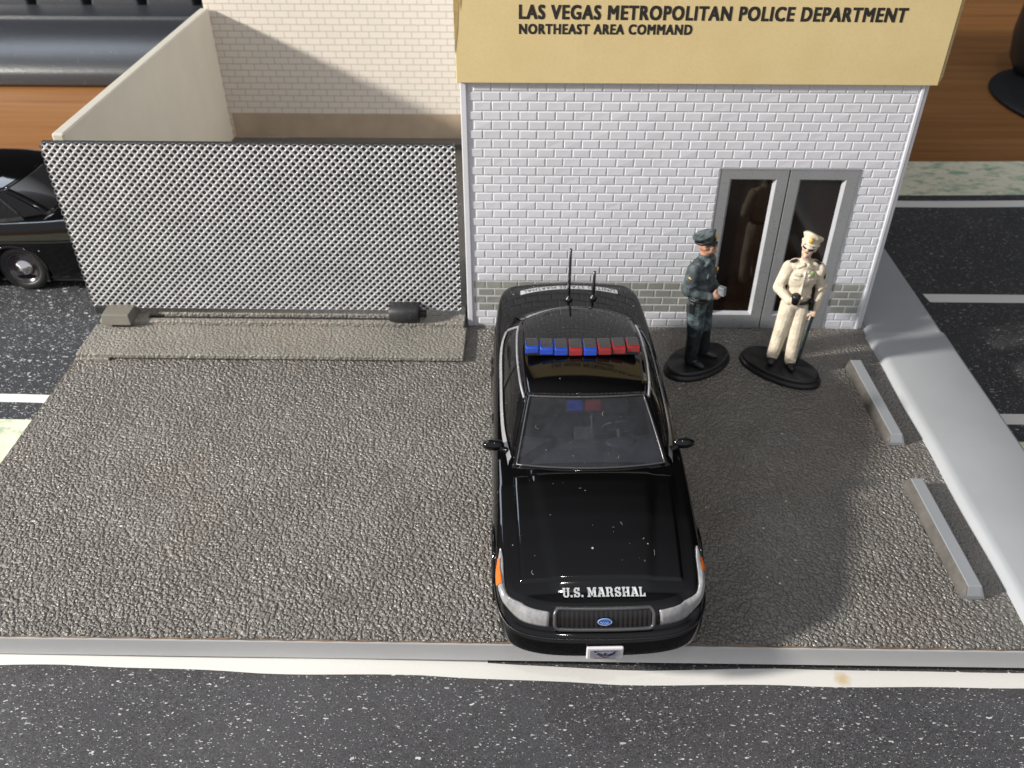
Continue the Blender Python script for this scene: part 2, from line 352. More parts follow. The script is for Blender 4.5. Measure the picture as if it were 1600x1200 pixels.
# ------------------------------------------------------------------ mesh helpers
class MB:
    def __init__(s): s.v = []; s.f = []; s.mi = []; s.sm = []
    def add(s, verts, faces, mi=0, smooth=False):
        o = len(s.v); s.v += [tuple(v) for v in verts]
        for f in faces: s.f.append(tuple(i + o for i in f)); s.mi.append(mi); s.sm.append(smooth)
        return s
    def box(s, x0, x1, y0, y1, z0, z1, mi=0):
        v = [(x, y, z) for z in (z0, z1) for y in (y0, y1) for x in (x0, x1)]
        return s.add(v, [(0, 2, 3, 1), (4, 5, 7, 6), (0, 1, 5, 4), (2, 6, 7, 3), (0, 4, 6, 2), (1, 3, 7, 5)], mi)
    def grid(s, P, mi=0, smooth=True, closeu=False, closev=False, keep=None, flip=False):
        nu, nv = len(P), len(P[0]); v = [p for r in P for p in r]; f = []
        for i in range(nu if closeu else nu - 1):
            for j in range(nv if closev else nv - 1):
                a, b, c, d = i * nv + j, ((i + 1) % nu) * nv + j, ((i + 1) % nu) * nv + (j + 1) % nv, i * nv + (j + 1) % nv
                if keep and not keep([v[a], v[b], v[c], v[d]]): continue
                f.append((d, c, b, a) if flip else (a, b, c, d))
        return s.add(v, f, mi, smooth)
    def tube(s, pts, r, n=8, closed=False, mi=0, cap=True, smooth=True, flat=1.0):
        pts = [Vector(p) for p in pts]; m = len(pts); rs = r if isinstance(r, (list, tuple)) else [r] * m
        rows = []; up = None
        for i, p in enumerate(pts):
            if closed: t = pts[(i + 1) % m] - pts[i - 1]
            else: t = pts[min(i + 1, m - 1)] - pts[max(i - 1, 0)]
            t.normalize()
            if up is None:
                up = Vector((0, 0, 1)) if abs(t.z) < 0.9 else Vector((0, 1, 0))
            a = (up - t * up.dot(t)).normalized(); b = t.cross(a); up = a
            rows.append([p + (a * math.cos(2 * PI * k / n) * flat + b * math.sin(2 * PI * k / n)) * rs[i] for k in range(n)])
        s.grid(rows, mi, smooth, closeu=closed, closev=True, flip=True)
        if cap and not closed:
            o = len(s.v)
            s.add(rows[0], [tuple(range(n))], mi); s.add(rows[-1], [tuple(reversed(range(n)))], mi)
        return s
    def lathe(s, prof, origin, axis='Z', n=32, mi=0, smooth=True, sx=1, sy=1):
        rows = []
        for (r, h) in prof:
            row = []
            for k in range(n):
                a = 2 * PI * k / n; c, d = math.cos(a) * r * sx, math.sin(a) * r * sy
                p = (c, d, h) if axis == 'Z' else ((h, c, d) if axis == 'X' else (d, h, c))
                row.append((p[0] + origin[0], p[1] + origin[1], p[2] + origin[2]))
            rows.append(row)
        return s.grid(rows, mi, smooth, closev=True, flip=True)
    def ellip(s, c, r, n=14, mi=0, rot=None):
        rows = []
        for i in range(n + 1):
            a = PI * i / n; row = []
            for k in range(n * 2):
                b = PI * k / n
                p = Vector((r[0] * math.sin(a) * math.cos(b), r[1] * math.sin(a) * math.sin(b), r[2] * math.cos(a)))
                if rot is not None: p = rot @ p
                row.append(p + Vector(c))
            rows.append(row)
        return s.grid(rows, mi, True, closev=True)
    def xf(s, m):
        s.v = [tuple(m @ Vector(v)) for v in s.v]; return s
    def build(s, name, mats, parent=None, scale=1.0, bevel=0, solid=0, bseg=2, weld=False):
        me = bpy.data.meshes.new(name)
        me.from_pydata([tuple(c * scale for c in v) for v in s.v], [], s.f)
        mats = mats if isinstance(mats, (list, tuple)) else [mats]
        for m in mats: me.materials.append(m)
        for p, i, sm in zip(me.polygons, s.mi, s.sm): p.material_index = i; p.use_smooth = sm
        if weld:
            b = bmesh.new(); b.from_mesh(me); bmesh.ops.remove_doubles(b, verts=b.verts, dist=1e-4 * max(scale, 1)); b.to_mesh(me); b.free()
        me.update()
        o = bpy.data.objects.new(name, me); COL.objects.link(o)
        if parent: o.parent = parent
        if solid:
            md = o.modifiers.new('solid', 'SOLIDIFY'); md.thickness = solid * scale; md.offset = -1
        if bevel:
            md = o.modifiers.new('bevel', 'BEVEL'); md.width = bevel * scale; md.segments = bseg; md.limit_method = 'ANGLE'; md.angle_limit = math.radians(40)
            md.harden_normals = False
        return o

def tag(o, label=None, cat=None, group=None, kind=None):
    if label: o['label'] = label
    if cat: o['category'] = cat
    if group: o['group'] = group
    if kind: o['kind'] = kind
    return o
def thing(name, loc, label, cat, group=None, rz=0):
    o = bpy.data.objects.new(name, None); COL.objects.link(o); o.empty_display_size = 0.3
    o.location = loc; o.rotation_euler = (0, 0, rz)
    return tag(o, label, cat, group)

def text_mb(body, width, height, bold=0.02, xs=None, depth=0.0):
    c = bpy.data.curves.new('t', 'FONT'); c.body = body; c.size = 1.0; c.offset = bold; c.resolution_u = 3; c.space_character = 1.16
    o = bpy.data.objects.new('t', c); COL.objects.link(o)
    dg = bpy.context.evaluated_depsgraph_get(); dg.update()
    me = bpy.data.meshes.new_from_object(o.evaluated_get(dg), depsgraph=dg)
    v = np.array([x.co[:] for x in me.vertices]); f = [tuple(p.vertices) for p in me.polygons]
    bpy.data.objects.remove(o); bpy.data.curves.remove(c); bpy.data.meshes.remove(me)
    lo, hi = v.min(0), v.max(0)
    v[:, 0] = (v[:, 0] - lo[0]) / (hi[0] - lo[0]) * width; v[:, 1] = (v[:, 1] - lo[1]) / (hi[1] - lo[1]) * height
    mb = MB(); mb.add([tuple(x) for x in v], f); return mb

def smooth01(a, b, x):
    t = max(0.0, min(1.0, (x - a) / (b - a))); return t * t * (3 - 2 * t)
def lerp(a, b, t): return a + (b - a) * t
def interp(x, tab):
    if x <= tab[0][0]: return tab[0][1]
    for (x0, y0), (x1, y1) in zip(tab, tab[1:]):
        if x <= x1:
            t = (x - x0) / (x1 - x0); return y0 + (y1 - y0) * t
    return tab[-1][1]
def catmull(pts, n):
    P = [Vector(p) for p in pts]; P = [2 * P[0] - P[1]] + P + [2 * P[-1] - P[-2]]
    m = len(P) - 3; out = []
    for i in range(n + 1):
        u = i / n * m; k = min(int(u), m - 1); t = u - k
        a, b, c, d = P[k:k + 4]
        out.append(0.5 * ((2 * b) + (c - a) * t + (2 * a - 5 * b + 4 * c - d) * t * t + (3 * b - a - 3 * c + d) * t ** 3))
    return out

# ------------------------------------------------------------------ setting: table
mb = MB(); mb.box(-120, 120, -30, 120, -3.0, -0.66)
tag(mb.build('table', M['wood']), kind='structure')

# ------------------------------------------------------------------ printed paper road mats
def sheet(name, xs, ys, zf, matf, mats, label, thick=0.03):
    mb = MB(); nx, ny = len(xs), len(ys)
    V = [(x(y) if callable(x) else x, y, zf(x, y)) for y in ys for x in xs]
    F = []; mi = []
    for j in range(ny - 1):
        for i in range(nx - 1):
            mb.f.append((j * nx + i, j * nx + i + 1, (j + 1) * nx + i + 1, (j + 1) * nx + i))
            mb.mi.append(matf((xs[i] + xs[i + 1]) / 2, (ys[j] + ys[j + 1]) / 2)); mb.sm.append(True)
    mb.v = V
    o = mb.build(name, mats, solid=thick)
    return tag(o, label, 'paper mat')
xs = [-16 + 0.25 * i for i in range(129)]
def edge_w(x): return 0.025 * math.sin(x * 0.9 + 0.6) + 0.012 * math.sin(x * 2.3)
def front_z(x, y):
    lift = interp(x, [(-16, -0.50), (-3, -0.50), (-0.5, -0.54), (1.2, -0.60), (3.0, -0.605), (5, -0.585), (8, -0.61), (16, -0.61)])
    return lift + 0.012 * math.sin(x * 1.1 + y * 0.5)
mb = MB()
rows = [0.0, 1.5, 3.5, 5, 6, 6.6, 7.2, 7.7, 7.93, 7.97, 8.05, 8.15, 8.225, 8.27, 8.6, 9.3]
V = []
for ry in rows:
    for x in xs:
        band = interp(x, [(-16, 0.0), (-7, 0.06), (-4, -0.01), (-1.5, 0.01), (0.5, -0.06), (1.5, -0.08), (4, -0.02), (7, -0.03), (16, 0)])
        dy = (edge_w(x) + band) if ry >= 7.7 else 0
        top = interp(x, [(-16, 0.05), (-2, 0.05), (0, 0.0), (2, -0.03), (4, 0.02), (8, 0.0), (16, 0)])
        y = ry + dy * (1 if ry < 8.1 else 0.5) + (top if ry > 8.1 else 0)
        V.append((x, y, front_z(x, y)))
nx = len(xs)
mb.v = V
for j in range(len(rows) - 1):
    for i in range(nx - 1):
        mb.f.append((j * nx + i, j * nx + i + 1, (j + 1) * nx + i + 1, (j + 1) * nx + i)); mb.mi.append(1 if rows[j] >= 7.97 and not (rows[j] > 8.2 and xs[i] > -0.6) else 0); mb.sm.append(True)  # asphalt print by the slab's right front stands in for the gap's shadow
tag(mb.build('paper_road_mat', [M['road'], M['paper']], solid=0.03),
    'speckled dark asphalt paper sheet with wavy white edge along the front of the base', 'paper mat')

def flat_sheet(bands, x0, x1, zb, label, extras=(), slope=0.0):
    """bands: list of (y0, y1, material); one sheet of printed paper"""
    mats = []; mb = MB()
    for (y0, y1, m) in bands:
        if m not in mats: mats.append(m)
        n = 24
        P = [[(lerp(x0, x1, i / n), y + slope * (lerp(x0, x1, i / n) - x0) + 0.012 * math.sin(i * 0.9 + y), zb + 0.008 * math.sin(i * 0.7)) for y in (y0, y1)] for i in range(n + 1)]
        mb.grid(P, mats.index(m), True)
    for (ex0, ex1, ey0, ey1, m) in extras:
        if m not in mats: mats.append(m)
        mb.add([(ex0, ey0, zb + 0.014), (ex1, ey0, zb + 0.014), (ex1 + 0.05, ey1, zb + 0.014), (ex0 - 0.05, ey1, zb + 0.014)], [(0, 1, 2, 3)], mats.index(m))
    o = mb.build('paper_road_mat', [M[k] for k in mats]); return tag(o, label, 'paper mat')
flat_sheet([(8.32, 14.0, 'verge'), (14.0, 14.58, 'road_coarse'), (14.58, 14.86, 'paper'), (14.86, 19.75, 'road_coarse'), (19.75, 20.05, 'paper'), (20.05, 24.0, 'road_coarse')],
           -20.0, -9.55, -0.545, 'coarse speckled asphalt paper sheet with white lines, left of the base under the second car')
flat_sheet([(8.32, 13.6, 'verge'), (13.6, 24.5, 'road_dark'), (24.5, 24.95, 'paper'), (24.95, 25.35, 'road_dark'), (25.35, 28.0, 'verge')],
           7.0, 30.0, -0.56, 'dark asphalt paper sheet with white dashes and green mottled verge, right of the building',
           extras=[(10.25, 12.9, 19.05, 19.45, 'paper'), (9.3, 12.2, 14.2, 14.55, 'paper')], slope=0.02)

# ------------------------------------------------------------------ diorama base
base = thing('diorama_base', (0, 18, -0.47), 'pale grey plastic diorama base with textured asphalt lot, kerb and gate ramp', 'diorama base')
def bpart(mb, name, mat, **k):
    mb.v = [(x, y - 18, z + 0.47) for (x, y, z) in mb.v]; return mb.build(name, mat, base, **k)
mb = MB(); mb.box(-9.80, 9.50, 8.19, 34.6, -0.455, -0.03); bpart(mb, 'slab', M['slab_lit'], bevel=0.03)
# lot surface, one finely divided sheet with a slightly wobbly rim
mb = MB(); n = 90
P = [[(lerp(-9.76, 7.77, i / n), y, z) for (y, z) in ((8.215 + 0.012 * math.sin(i * 1.7) + 0.008 * math.sin(i * 4.1), -0.03), (8.225 + 0.012 * math.sin(i * 1.7) + 0.008 * math.sin(i * 4.1), 0.0), (12, 0.0), (15.3, 0.0), (17.4, 0.0))] for i in range(n + 1)]
mb.grid(P, 0, False); bpart(mb, 'asphalt_surface', M['lot'])
mb = MB()
P = [[(lerp(-9.77, 7.77, i / n), 8.197 + 0.004 * math.sin(i * 2.3), -0.026), (lerp(-9.77, 7.77, i / n), 8.212 + 0.012 * math.sin(i * 1.7), -0.012 + 0.006 * math.sin(i * 3.1))] for i in range(n + 1)]
mb.grid(P, 0, True)
P = [[(-9.79, lerp(8.2, 17, i / n), -0.026), (-9.757 + 0.01 * math.sin(i * 1.9), lerp(8.2, 17, i / n), 0.004)] for i in range(n + 1)]
mb.grid(P, 0, True); bpart(mb, 'glued_rim', M['glue'])
# kerb with rounded inner edge
prof = [(7.72, -0.03), (7.76, 0.04), (7.80, 0.10), (7.86, 0.135), (7.95, 0.15), (9.42, 0.15), (9.47, 0.135), (9.495, 0.10), (9.495, -0.03)]
mb = MB(); ys = [8.20, 8.24] + [8.24 + (16.60 - 8.24) * i / 30 for i in range(1, 31)]
P = [[(x + (0.015 * math.sin(y * 2.1) if k < 4 else 0), y, z if y > 8.22 else z - 0.03) for k, (x, z) in enumerate(prof)] for y in ys]
mb.grid(P, 0, True); mb.add(P[0], [tuple(range(len(prof)))], 0)
P = [[(x + 0.06 * (k < 4), y, z - 0.05 * (0 < k < 8)) for k, (x, z) in enumerate(prof)] for y in (16.60, 16.66, 28.0)]
mb.grid(P, 0, False); bpart(mb, 'kerb', M['slab'])
# ramp in front of the gate
mb = MB(); mb.box(-9.74, -1.29, 15.45, 16.64, 0.03, 0.135); mb.box(-9.70, -1.33, 15.52, 16.64, -0.01, 0.03)
mb.box(-9.74, -9.0, 15.38, 15.45, -0.01, 0.06)
mb.box(-9.66, -1.34, 16.64, 16.78, -0.01, 0.235); mb.box(-9.66, -1.34, 16.98, 17.4, -0.01, 0.235); mb.box(-9.66, -8.6, 16.78, 16.98, -0.01, 0.235); mb.box(-2.4, -1.34, 16.78, 16.98, -0.01, 0.235)
ramp = bpart(mb, 'gate_ramp', M['ramp'], bevel=0.025)
mb = MB(); mb.box(-8.6, -2.4, 16.78, 16.98, -0.01, 0.15); bpart(mb, 'gate_track', M['dusty_black'])
mb = MB(); mb.add([(-9.55, 16.46, .22), (-8.86, 16.46, .22), (-8.86, 17.05, .22), (-9.55, 17.05, .22), (-9.50, 16.52, .46), (-8.90, 16.52, .46), (-8.86, 17.05, .50), (-9.5, 17.05, .50)],
       [(3, 2, 1, 0), (4, 5, 6, 7), (0, 1, 5, 4), (1, 2, 6, 5), (2, 3, 7, 6), (3, 0, 4, 7)])
bpart(mb, 'rail_block', M['rail_block'], bevel=0.02)
mb = MB(); mb.box(-9.45, -1.28, 17.4, 27.38, -0.02, 0.24); mb.box(-9.45, -1.28, 26.9, 27.38, 0.24, 0.42); bpart(mb, 'yard_floor', M['yard'], bevel=0.02)

# parking stops
def stop(loc, rz, L, label):
    mb = MB(); h, b, t = 0.23, 0.18, 0.115
    e = L / 2
    ring = lambda y, s, hh: [(-b * s, y, 0), (-b * s, y, 0.05), (-t * s, y, hh), (t * s, y, hh), (b * s, y, 0.05), (b * s, y, 0)]
    rows = [ring(-e, 1, 0.07), ring(-e + 0.07, 1, h), ring(-e / 3, 1, h), ring(e / 3, 1, h), ring(e - 0.07, 1, h), ring(e, 1, 0.07)]
    mb.grid(rows, 0, False, flip=True); mb.add(rows[0], [tuple(range(6))]); mb.add(rows[-1], [tuple(reversed(range(6)))])
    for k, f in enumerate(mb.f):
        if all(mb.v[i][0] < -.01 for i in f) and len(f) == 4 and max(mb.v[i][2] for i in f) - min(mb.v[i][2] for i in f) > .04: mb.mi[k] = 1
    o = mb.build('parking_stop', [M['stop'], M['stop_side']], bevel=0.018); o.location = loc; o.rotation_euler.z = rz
    return tag(o, label, 'parking stop', 'parking stops along the kerb')
stop((7.13, 14.15, 0.002), math.radians(1.2), 2.60, 'shaded grey parking stop by the kerb, the one nearer the cream-uniformed figurine')
stop((7.12, 10.45, 0.002), math.radians(1.0), 2.62, 'pale lit parking stop nearest the front edge of the lot')

# ------------------------------------------------------------------ police station building
bld = thing('police_station', (3.2, 16.92, 0), 'white brick toy police station with grey double door and gold lettered parapet', 'toy building')
def at_b(mb): mb.v = [(x - 3.2, y - 16.92, z) for (x, y, z) in mb.v]; return mb
DX0, DX1, DZ = 3.985, 6.83, 3.84
YF = 16.95
# wall shell with the door opening left free
mb = MB()
for (x0, x1, z0, z1) in ((-1.26, DX0, 0, DZ), (DX1, 7.66, 0, DZ), (-1.26, 7.66, DZ, 7.3)):
    mb.box(x0, x1, YF, YF + 0.22, z0, z1)
mb.box(-1.26, -1.04, YF + 0.22, 34.2, 0, 7.3); mb.box(7.44, 7.66, YF + 0.22, 34.2, 0, 7.3); mb.box(-1.04, 7.44, YF + 0.22, 34.2, 7.0, 7.2)
mb.box(-1.04, 7.44, 34.0, 34.2, 0, 7.0)
rp_, bw, gap, dp = 0.1915, 0.36, 0.018, 0.0125
mg = MB(); mg2 = MB()
def brick(target, x0, x1, z0, z1):
    if x1 - x0 < 0.05: return
    b = 0.016; yb, yf = YF + 0.001, YF - dp
    j = lambda: random.uniform(-0.003, 0.003)
    v = [(x0, yb, z0), (x1, yb, z0), (x1, yb, z1), (x0, yb, z1)]
    m = [(x0 + .003, yf + .008, z0 + .003), (x1 - .003, yf + .008, z0 + .003), (x1 - .003, yf + .008, z1 - .003), (x0 + .003, yf + .008, z1 - .003)]
    d = j()
    w = [(x0 + b, yf + d, z0 + b), (x1 - b, yf + j(), z0 + b), (x1 - b, yf + d, z1 - b), (x0 + b, yf + j(), z1 - b)]
    sd = [(0, 1, 5, 4), (1, 2, 6, 5), (2, 3, 7, 6), (3, 0, 4, 7)]
    target.add(v + m + w, sd + [(a + 4, b_ + 4, c + 4, d_ + 4) for (a, b_, c, d_) in sd] + [(8, 9, 10, 11)])
for r in range(29):
    z0, z1 = 0.03 + r * rp_ + gap / 2, 0.03 + (r + 1) * rp_ - gap / 2
    if z1 > 5.62: break
    grey = 0.44 < (z0 + z1) / 2 < 1.21
    x = -1.13 - (bw / 2 if r % 2 else 0) + 0.1
    while x < 7.56:
        a, b = max(x + gap / 2, -1.12), min(x + bw - gap / 2, 7.55)
        segs = [(a, b)]
        if z0 < DZ:
            segs = []
            if a < DX0 - 0.02: segs.append((a, min(b, DX0 - 0.015)))
            if b > DX1 + 0.02: segs.append((max(a, DX1 + 0.015), b))
        for (p, q_) in segs:
            isg = grey and not (p > 7.45) and not (q_ > 2.6 and p < 2.3 and False)
            brick((mg if p < 5 else mg2) if isg else mb, p, q_, z0, z1)
        x += bw
at_b(mb).build('brick_wall', M['white_brick'], bld)
for g_ in (mg, mg2): at_b(g_).build('grey_brick_band', M['grey_brick'], bld)
for (a, b) in ((-1.14, DX0 - 0.012), (DX1 + 0.012, 7.46)):
    mb = MB(); mb.box(a, b, YF - 0.004, YF + 0.01, 0.42, 1.16); at_b(mb).build('band_joints', M['white_brick'], bld)
# corner trim: two ridges up the right edge and a smooth left pilaster
for (a, b, c, d) in ((7.585, 7.66, YF - .045, YF), (7.665, 7.735, YF - .02, YF + .3), (-1.275, -1.15, YF - .04, YF)):
    mb = MB(); mb.box(a, b, c, d, 0, 5.60); at_b(mb).build('corner_trim', M['white_brick'], bld, bevel=0.018)
# double door
mid = (DX0 + DX1) / 2 + 0.0
def leaf(x0, x1, handle_side):
    zt, zb = DZ - 0.01, 0.0
    gx0, gx1, gz0, gz1 = x0 + 0.215, x1 - 0.235, 0.36, zt - 0.20
    yF, yR = YF - 0.02, YF + 0.075
    o_ = [(x0, yF, zb), (x1, yF, zb), (x1, yF, zt), (x0, yF, zt)]
    i1 = [(gx0, yF, gz0), (gx1, yF, gz0), (gx1, yF, gz1), (gx0, yF, gz1)]
    i2 = [(gx0 + .05, yR, gz0 + .05), (gx1 - .05, yR, gz0 + .05), (gx1 - .05, yR, gz1 - .05), (gx0 + .05, yR, gz1 - .05)]
    bk = [(x0, YF + .18, zb), (x1, YF + .18, zb), (x1, YF + .18, zt), (x0, YF + .18, zt)]
    mb = MB(); f = []
    for k in range(4):
        k2 = (k + 1) % 4
        f += [(k, k2, 4 + k2, 4 + k), (4 + k, 4 + k2, 8 + k2, 8 + k), (12 + k, 12 + k2, k2, k)]
    mb.add(o_ + i1 + i2 + bk, f)
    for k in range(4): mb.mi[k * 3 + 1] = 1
    d = at_b(mb).build('door', [M['door_grey'], M['lit_jamb']], bld, bevel=0.010)
    mb = MB(); mb.box(gx0 + .03, gx1 - .03, yR + 0.004, yR + .03, gz0 + .03, gz1 - .03)
    at_b(mb).build('glass_pane', M['pane'], d)
    return d
leaf(DX0 + 0.012, mid - 0.012, 1); leaf(mid + 0.012, DX1 - 0.012, -1)
mb = MB(); mb.box(DX0, DX1, YF + 0.16, YF + 0.2, 0, DZ)
for (a, b, c, d) in ((DX0 - .012, DX0 + .01, 0, DZ), (DX1 - .01, DX1 + .012, 0, DZ), (DX0 - .012, DX1 + .012, DZ - 0.008, DZ + .02)): mb.box(a, b, YF - 0.026, YF + 0.15, c, d)
at_b(mb).build('door_frame', M['door_grey'], bld)
# gold card parapet
mb = MB()
mb.box(-1.33, 7.83, 16.83, 16.90, 5.59, 7.7)
mb.add([(7.83, 16.83, 5.59), (8.06, 17.22, 5.62), (8.06, 17.22, 7.7), (7.83, 16.83, 7.7), (7.80, 16.89, 5.59), (8.02, 17.25, 5.62), (8.02, 17.25, 7.7), (7.80, 16.89, 7.7)],
       [(0, 1, 2, 3), (7, 6, 5, 4), (0, 4, 5, 1), (1, 5, 6, 2)])
par = at_b(mb).build('parapet', M['card'], bld, bevel=0.012)
mb = MB(); mb.add([(-1.335, 16.826, 7.6), (-1.24, 16.826, 6.95), (-1.27, 16.826, 6.55), (-1.335, 16.826, 6.1)], [(3, 2, 1, 0)]); mb.add([(-1.30, 16.826, 7.6), (-1.14, 16.822, 7.6), (-1.22, 16.822, 6.9)], [(0, 2, 1)])
at_b(mb).build('torn_edge_shade', M['card_edge_shade'], par)  # darker slivers paint the raised flap's shading along the torn edge
def wall_text(s, x0, w, z0, h, bold, tilt=0.0):
    src = text_mb(s, w, h, 0.0); t = MB(); k = 0
    for dx in (-bold, 0, bold):
        for dz in (-bold * .6, bold * .6):
            t.add([(x0 + x + dx, 16.8285 - .0006 * k, z0 + y * (1 - bold) + dz - tilt * x) for (x, y, z) in src.v], src.f); k += 1
    at_b(t).build('lettering', M['ink'], par)
wall_text('LAS VEGAS METROPOLITAN POLICE DEPARTMENT', -0.13, 7.03, 6.765, 0.245, 0.0145, 0.004)
wall_text('NORTHEAST AREA COMMAND', -0.13, 3.17, 6.50, 0.175, 0.0115)

# ------------------------------------------------------------------ yard walls
yw = thing('yard_wall', (-9.6, 22.3, 0), 'smooth cream plastic side wall of the yard, running back from the gate', 'wall')
mb = MB(); mb.box(-0.13, 0.13, -5.05, 5.08, 0, 4.37); mb.build('wall_panel', M['cream_wall'], yw, bevel=0.04)
bw_ = thing('yard_wall', (-5.4, 27.45, 0), 'cream back wall of the yard printed with fine bricks above a brown plinth', 'wall')
mb = MB(); mb.box(-4.25, 4.2, 0, 0.22, 0.4, 6.4); mb.build('wall_panel', M['printed_brick'], bw_, bevel=0.03)
mb = MB(); mb.box(-4.0, 4.11, -0.03, -0.003, 0.40, 1.19); mb.build('plinth', M['plinth'], bw_)

# ------------------------------------------------------------------ wire mesh gate
gate = thing('wire_mesh_gate', (-5.63, 16.93, 0.44), 'silver diamond mesh sliding gate on a black panel across the yard entrance', 'gate')
GW, GH = 8.36, 3.86
mb = MB(); mb.box(-GW / 2 - .01, GW / 2 + .01, 0.0, 0.12, -0.01, GH + 0.02); mb.build('backing_panel', M['gate_black'], gate, bevel=0.02)
mb = MB(); nc = 51; px = GW / nc; nr = 48; py = GH / (nr / 2)
R_ = 0.30
for j in range(0, nr + 1):
    for i in range(nc + (0 if j % 2 == 0 else 1)):
        cx_ = -GW / 2 + (i + (0.5 if j % 2 == 0 else 0.0)) * px; cz_ = j * py / 2
        if j % 2 == 0 and (j == 0 or j == nr): pass
        hx, hz = px / 2, py / 2
        out, mids, hole, bott = [], [], [], []
        for k in range(8):
            a = k * PI / 4
            if k % 2 == 0: ox, oz, oy = hx * math.cos(a), hz * math.sin(a), -0.034
            else: ox, oz, oy = hx * 0.5 * (1 if math.cos(a) > 0 else -1), hz * 0.5 * (1 if math.sin(a) > 0 else -1), -0.026
            out.append((ox, oy, oz)); c_, s_ = math.cos(a), math.sin(a)
            hole.append((hx * 0.49 * c_, -0.016, hz * 0.50 * s_)); bott.append((hx * 0.46 * c_, 0.0, hz * 0.47 * s_))
        allv = out + hole + bott
        ok = True; vv = []
        for (x, y, z) in allv:
            X, Z = min(max(cx_ + x, -GW / 2 - px * 0.25), GW / 2 + px * .2), min(max(cz_ + z, -py * 0.12), GH + py * 0.10)
            vv.append((X, y, Z))
        f = []
        for k in range(8):
            k2 = (k + 1) % 8
            f += [(k, 8 + k, 8 + k2, k2), (8 + k, 16 + k, 16 + k2, 8 + k2)]
        mb.add(vv, [tuple(reversed(q_)) for q_ in f], 0, True)
        for z_ in range(1, 16, 2): mb.mi[len(mb.mi) - 16 + z_] = 1
mb.build('mesh_panel', [M['gate_silver'], M['gate_black']], gate, weld=True)
mb = MB()
pr = []
for k in range(9):
    a = PI * k / 8; pr.append((-0.16 + -0.13 * math.cos(PI / 2 - a) * 1.0 - 0.02, 0.08 + 0.12 * math.sin(a - PI / 2) * -1))
pts = [(-0.02, 0.20), (-0.20, 0.20), (-0.30, 0.17), (-0.36, 0.10), (-0.375, 0.0), (-0.36, -0.10), (-0.31, -0.16), (-0.22, -0.18), (-0.02, -0.18)]
rows = [[(x, y, z) for (y, z) in pts] for x in (2.60, 2.62, 3.24, 3.27)]
rows[0] = [(2.60, y * .96, z * .93) for (y, z) in pts]; rows[3] = [(3.27, y * .96, z * .93) for (y, z) in pts]
mb.grid(rows, 0, True); mb.add(rows[0], [tuple(range(9))]); mb.add(rows[3], [tuple(reversed(range(9)))])
mb.box(3.25, 3.42, -0.16, -0.02, -0.14, 0.0)
mb.build('roller_clip', M['dusty_black'], gate, bevel=0.015)
mb = MB(); mb.box(-GW / 2 + 0.02, -GW / 2 + 0.30, -0.10, -0.0, -0.16, 0.03); mb.build('end_hook', M['gate_black'], gate, bevel=0.02)

# ------------------------------------------------------------------ keyboard and dark object on the table
kb = thing('keyboard', (-24, 35.3, -0.66), 'black computer keyboard with rounded front bezel, behind the yard on the wooden table', 'keyboard')
prof = [(0.15, 0.0), (0.0, 0.12), (-0.02, 0.45), (0.05, 0.62), (0.25, 0.85), (0.6, 1.10), (1.05, 1.30), (1.6, 1.42), (2.4, 1.50), (2.9, 1.53), (2.96, 1.62), (3.06, 1.62), (3.12, 1.53), (4.6, 1.60), (4.62, 1.35), (16, 1.6), (16, 0)]
prof = [(y * 1.22 if y < 5 else y + 1.1, z * 1.16) for y, z in prof]
rows = [[(x, y, z) for (y, z) in prof] for x in (-16, 0, 8, 16.4)]
mb = MB(); mb.grid(rows, 0, True, flip=True); mb.add(rows[0], [tuple(reversed(range(len(prof))))]); mb.add(rows[-1], [tuple(range(len(prof)))])
b_ = mb.build('case', M['keyboard'], kb)
md = b_.modifiers.new('e', 'EDGE_SPLIT'); md.split_angle = math.radians(35)
for r in range(3):
    for i in range(12):
        x = -15.6 + i * 2.5 + r * 0.6; y = 6.0 + r * 2.5
        mb = MB(); mb.add([(x, y, 1.4), (x + 2.2, y, 1.4), (x + 2.2, y + 2.2, 1.4), (x, y + 2.2, 1.4), (x + .1, y + .12, 2.3), (x + 2.1, y + .12, 2.3), (x + 2.1, y + 1.9, 2.35), (x + .1, y + 1.9, 2.35)],
                          [(4, 5, 6, 7), (0, 1, 5, 4), (1, 2, 6, 5), (2, 3, 7, 6), (3, 0, 4, 7)])
        mb.build('key', M['keyboard'], kb, bevel=0.08)
ob = thing('black_gadget', (21.75, 36.3, -0.66), 'rounded black gadget with a painted shadow disc at the right edge of the wooden table', 'gadget')
mb = MB(); mb.lathe([(0.0, 0.0), (2.9, 0.0), (3.25, 0.05), (3.2, 0.16), (2.6, 0.28), (0, 0.3)], (-0.2, -2.2, 0), n=40, sx=0.95, sy=1.3); mb.build('shadow_disc', M['matte_black'], ob)  # flat black disc standing in for the soft shadow beside the gadget
mb = MB(); mb.lathe([(0.0, 0.2), (2.0, 0.2), (2.35, 0.8), (2.5, 1.8), (2.4, 3.2), (2.0, 4.3), (1.2, 5.0), (0, 5.2)], (0.6, 0.6, 0), n=40); mb.build('shell', M['gate_black'], ob)

# ------------------------------------------------------------------ CAR (authored in real metres, x right, y from nose to tail)
CS = 1.5625
OUT = catmull([(0, 0, 0), (.30, .006, 0), (.54, .030, 0), (.74, .092, 0), (.872, .205, 0), (.942, .40, 0), (.974, .80, 0), (.988, 1.35, 0), (.995, 2.2, 0), (.995, 3.3, 0),
               (.985, 4.1, 0), (.962, 4.65, 0), (.915, 5.05, 0), (.81, 5.27, 0), (.60, 5.355, 0), (.3, 5.385, 0), (0, 5.39, 0)], 320)
OUT = [Vector((p.x * 1.032, p.y, 0)) for p in OUT]
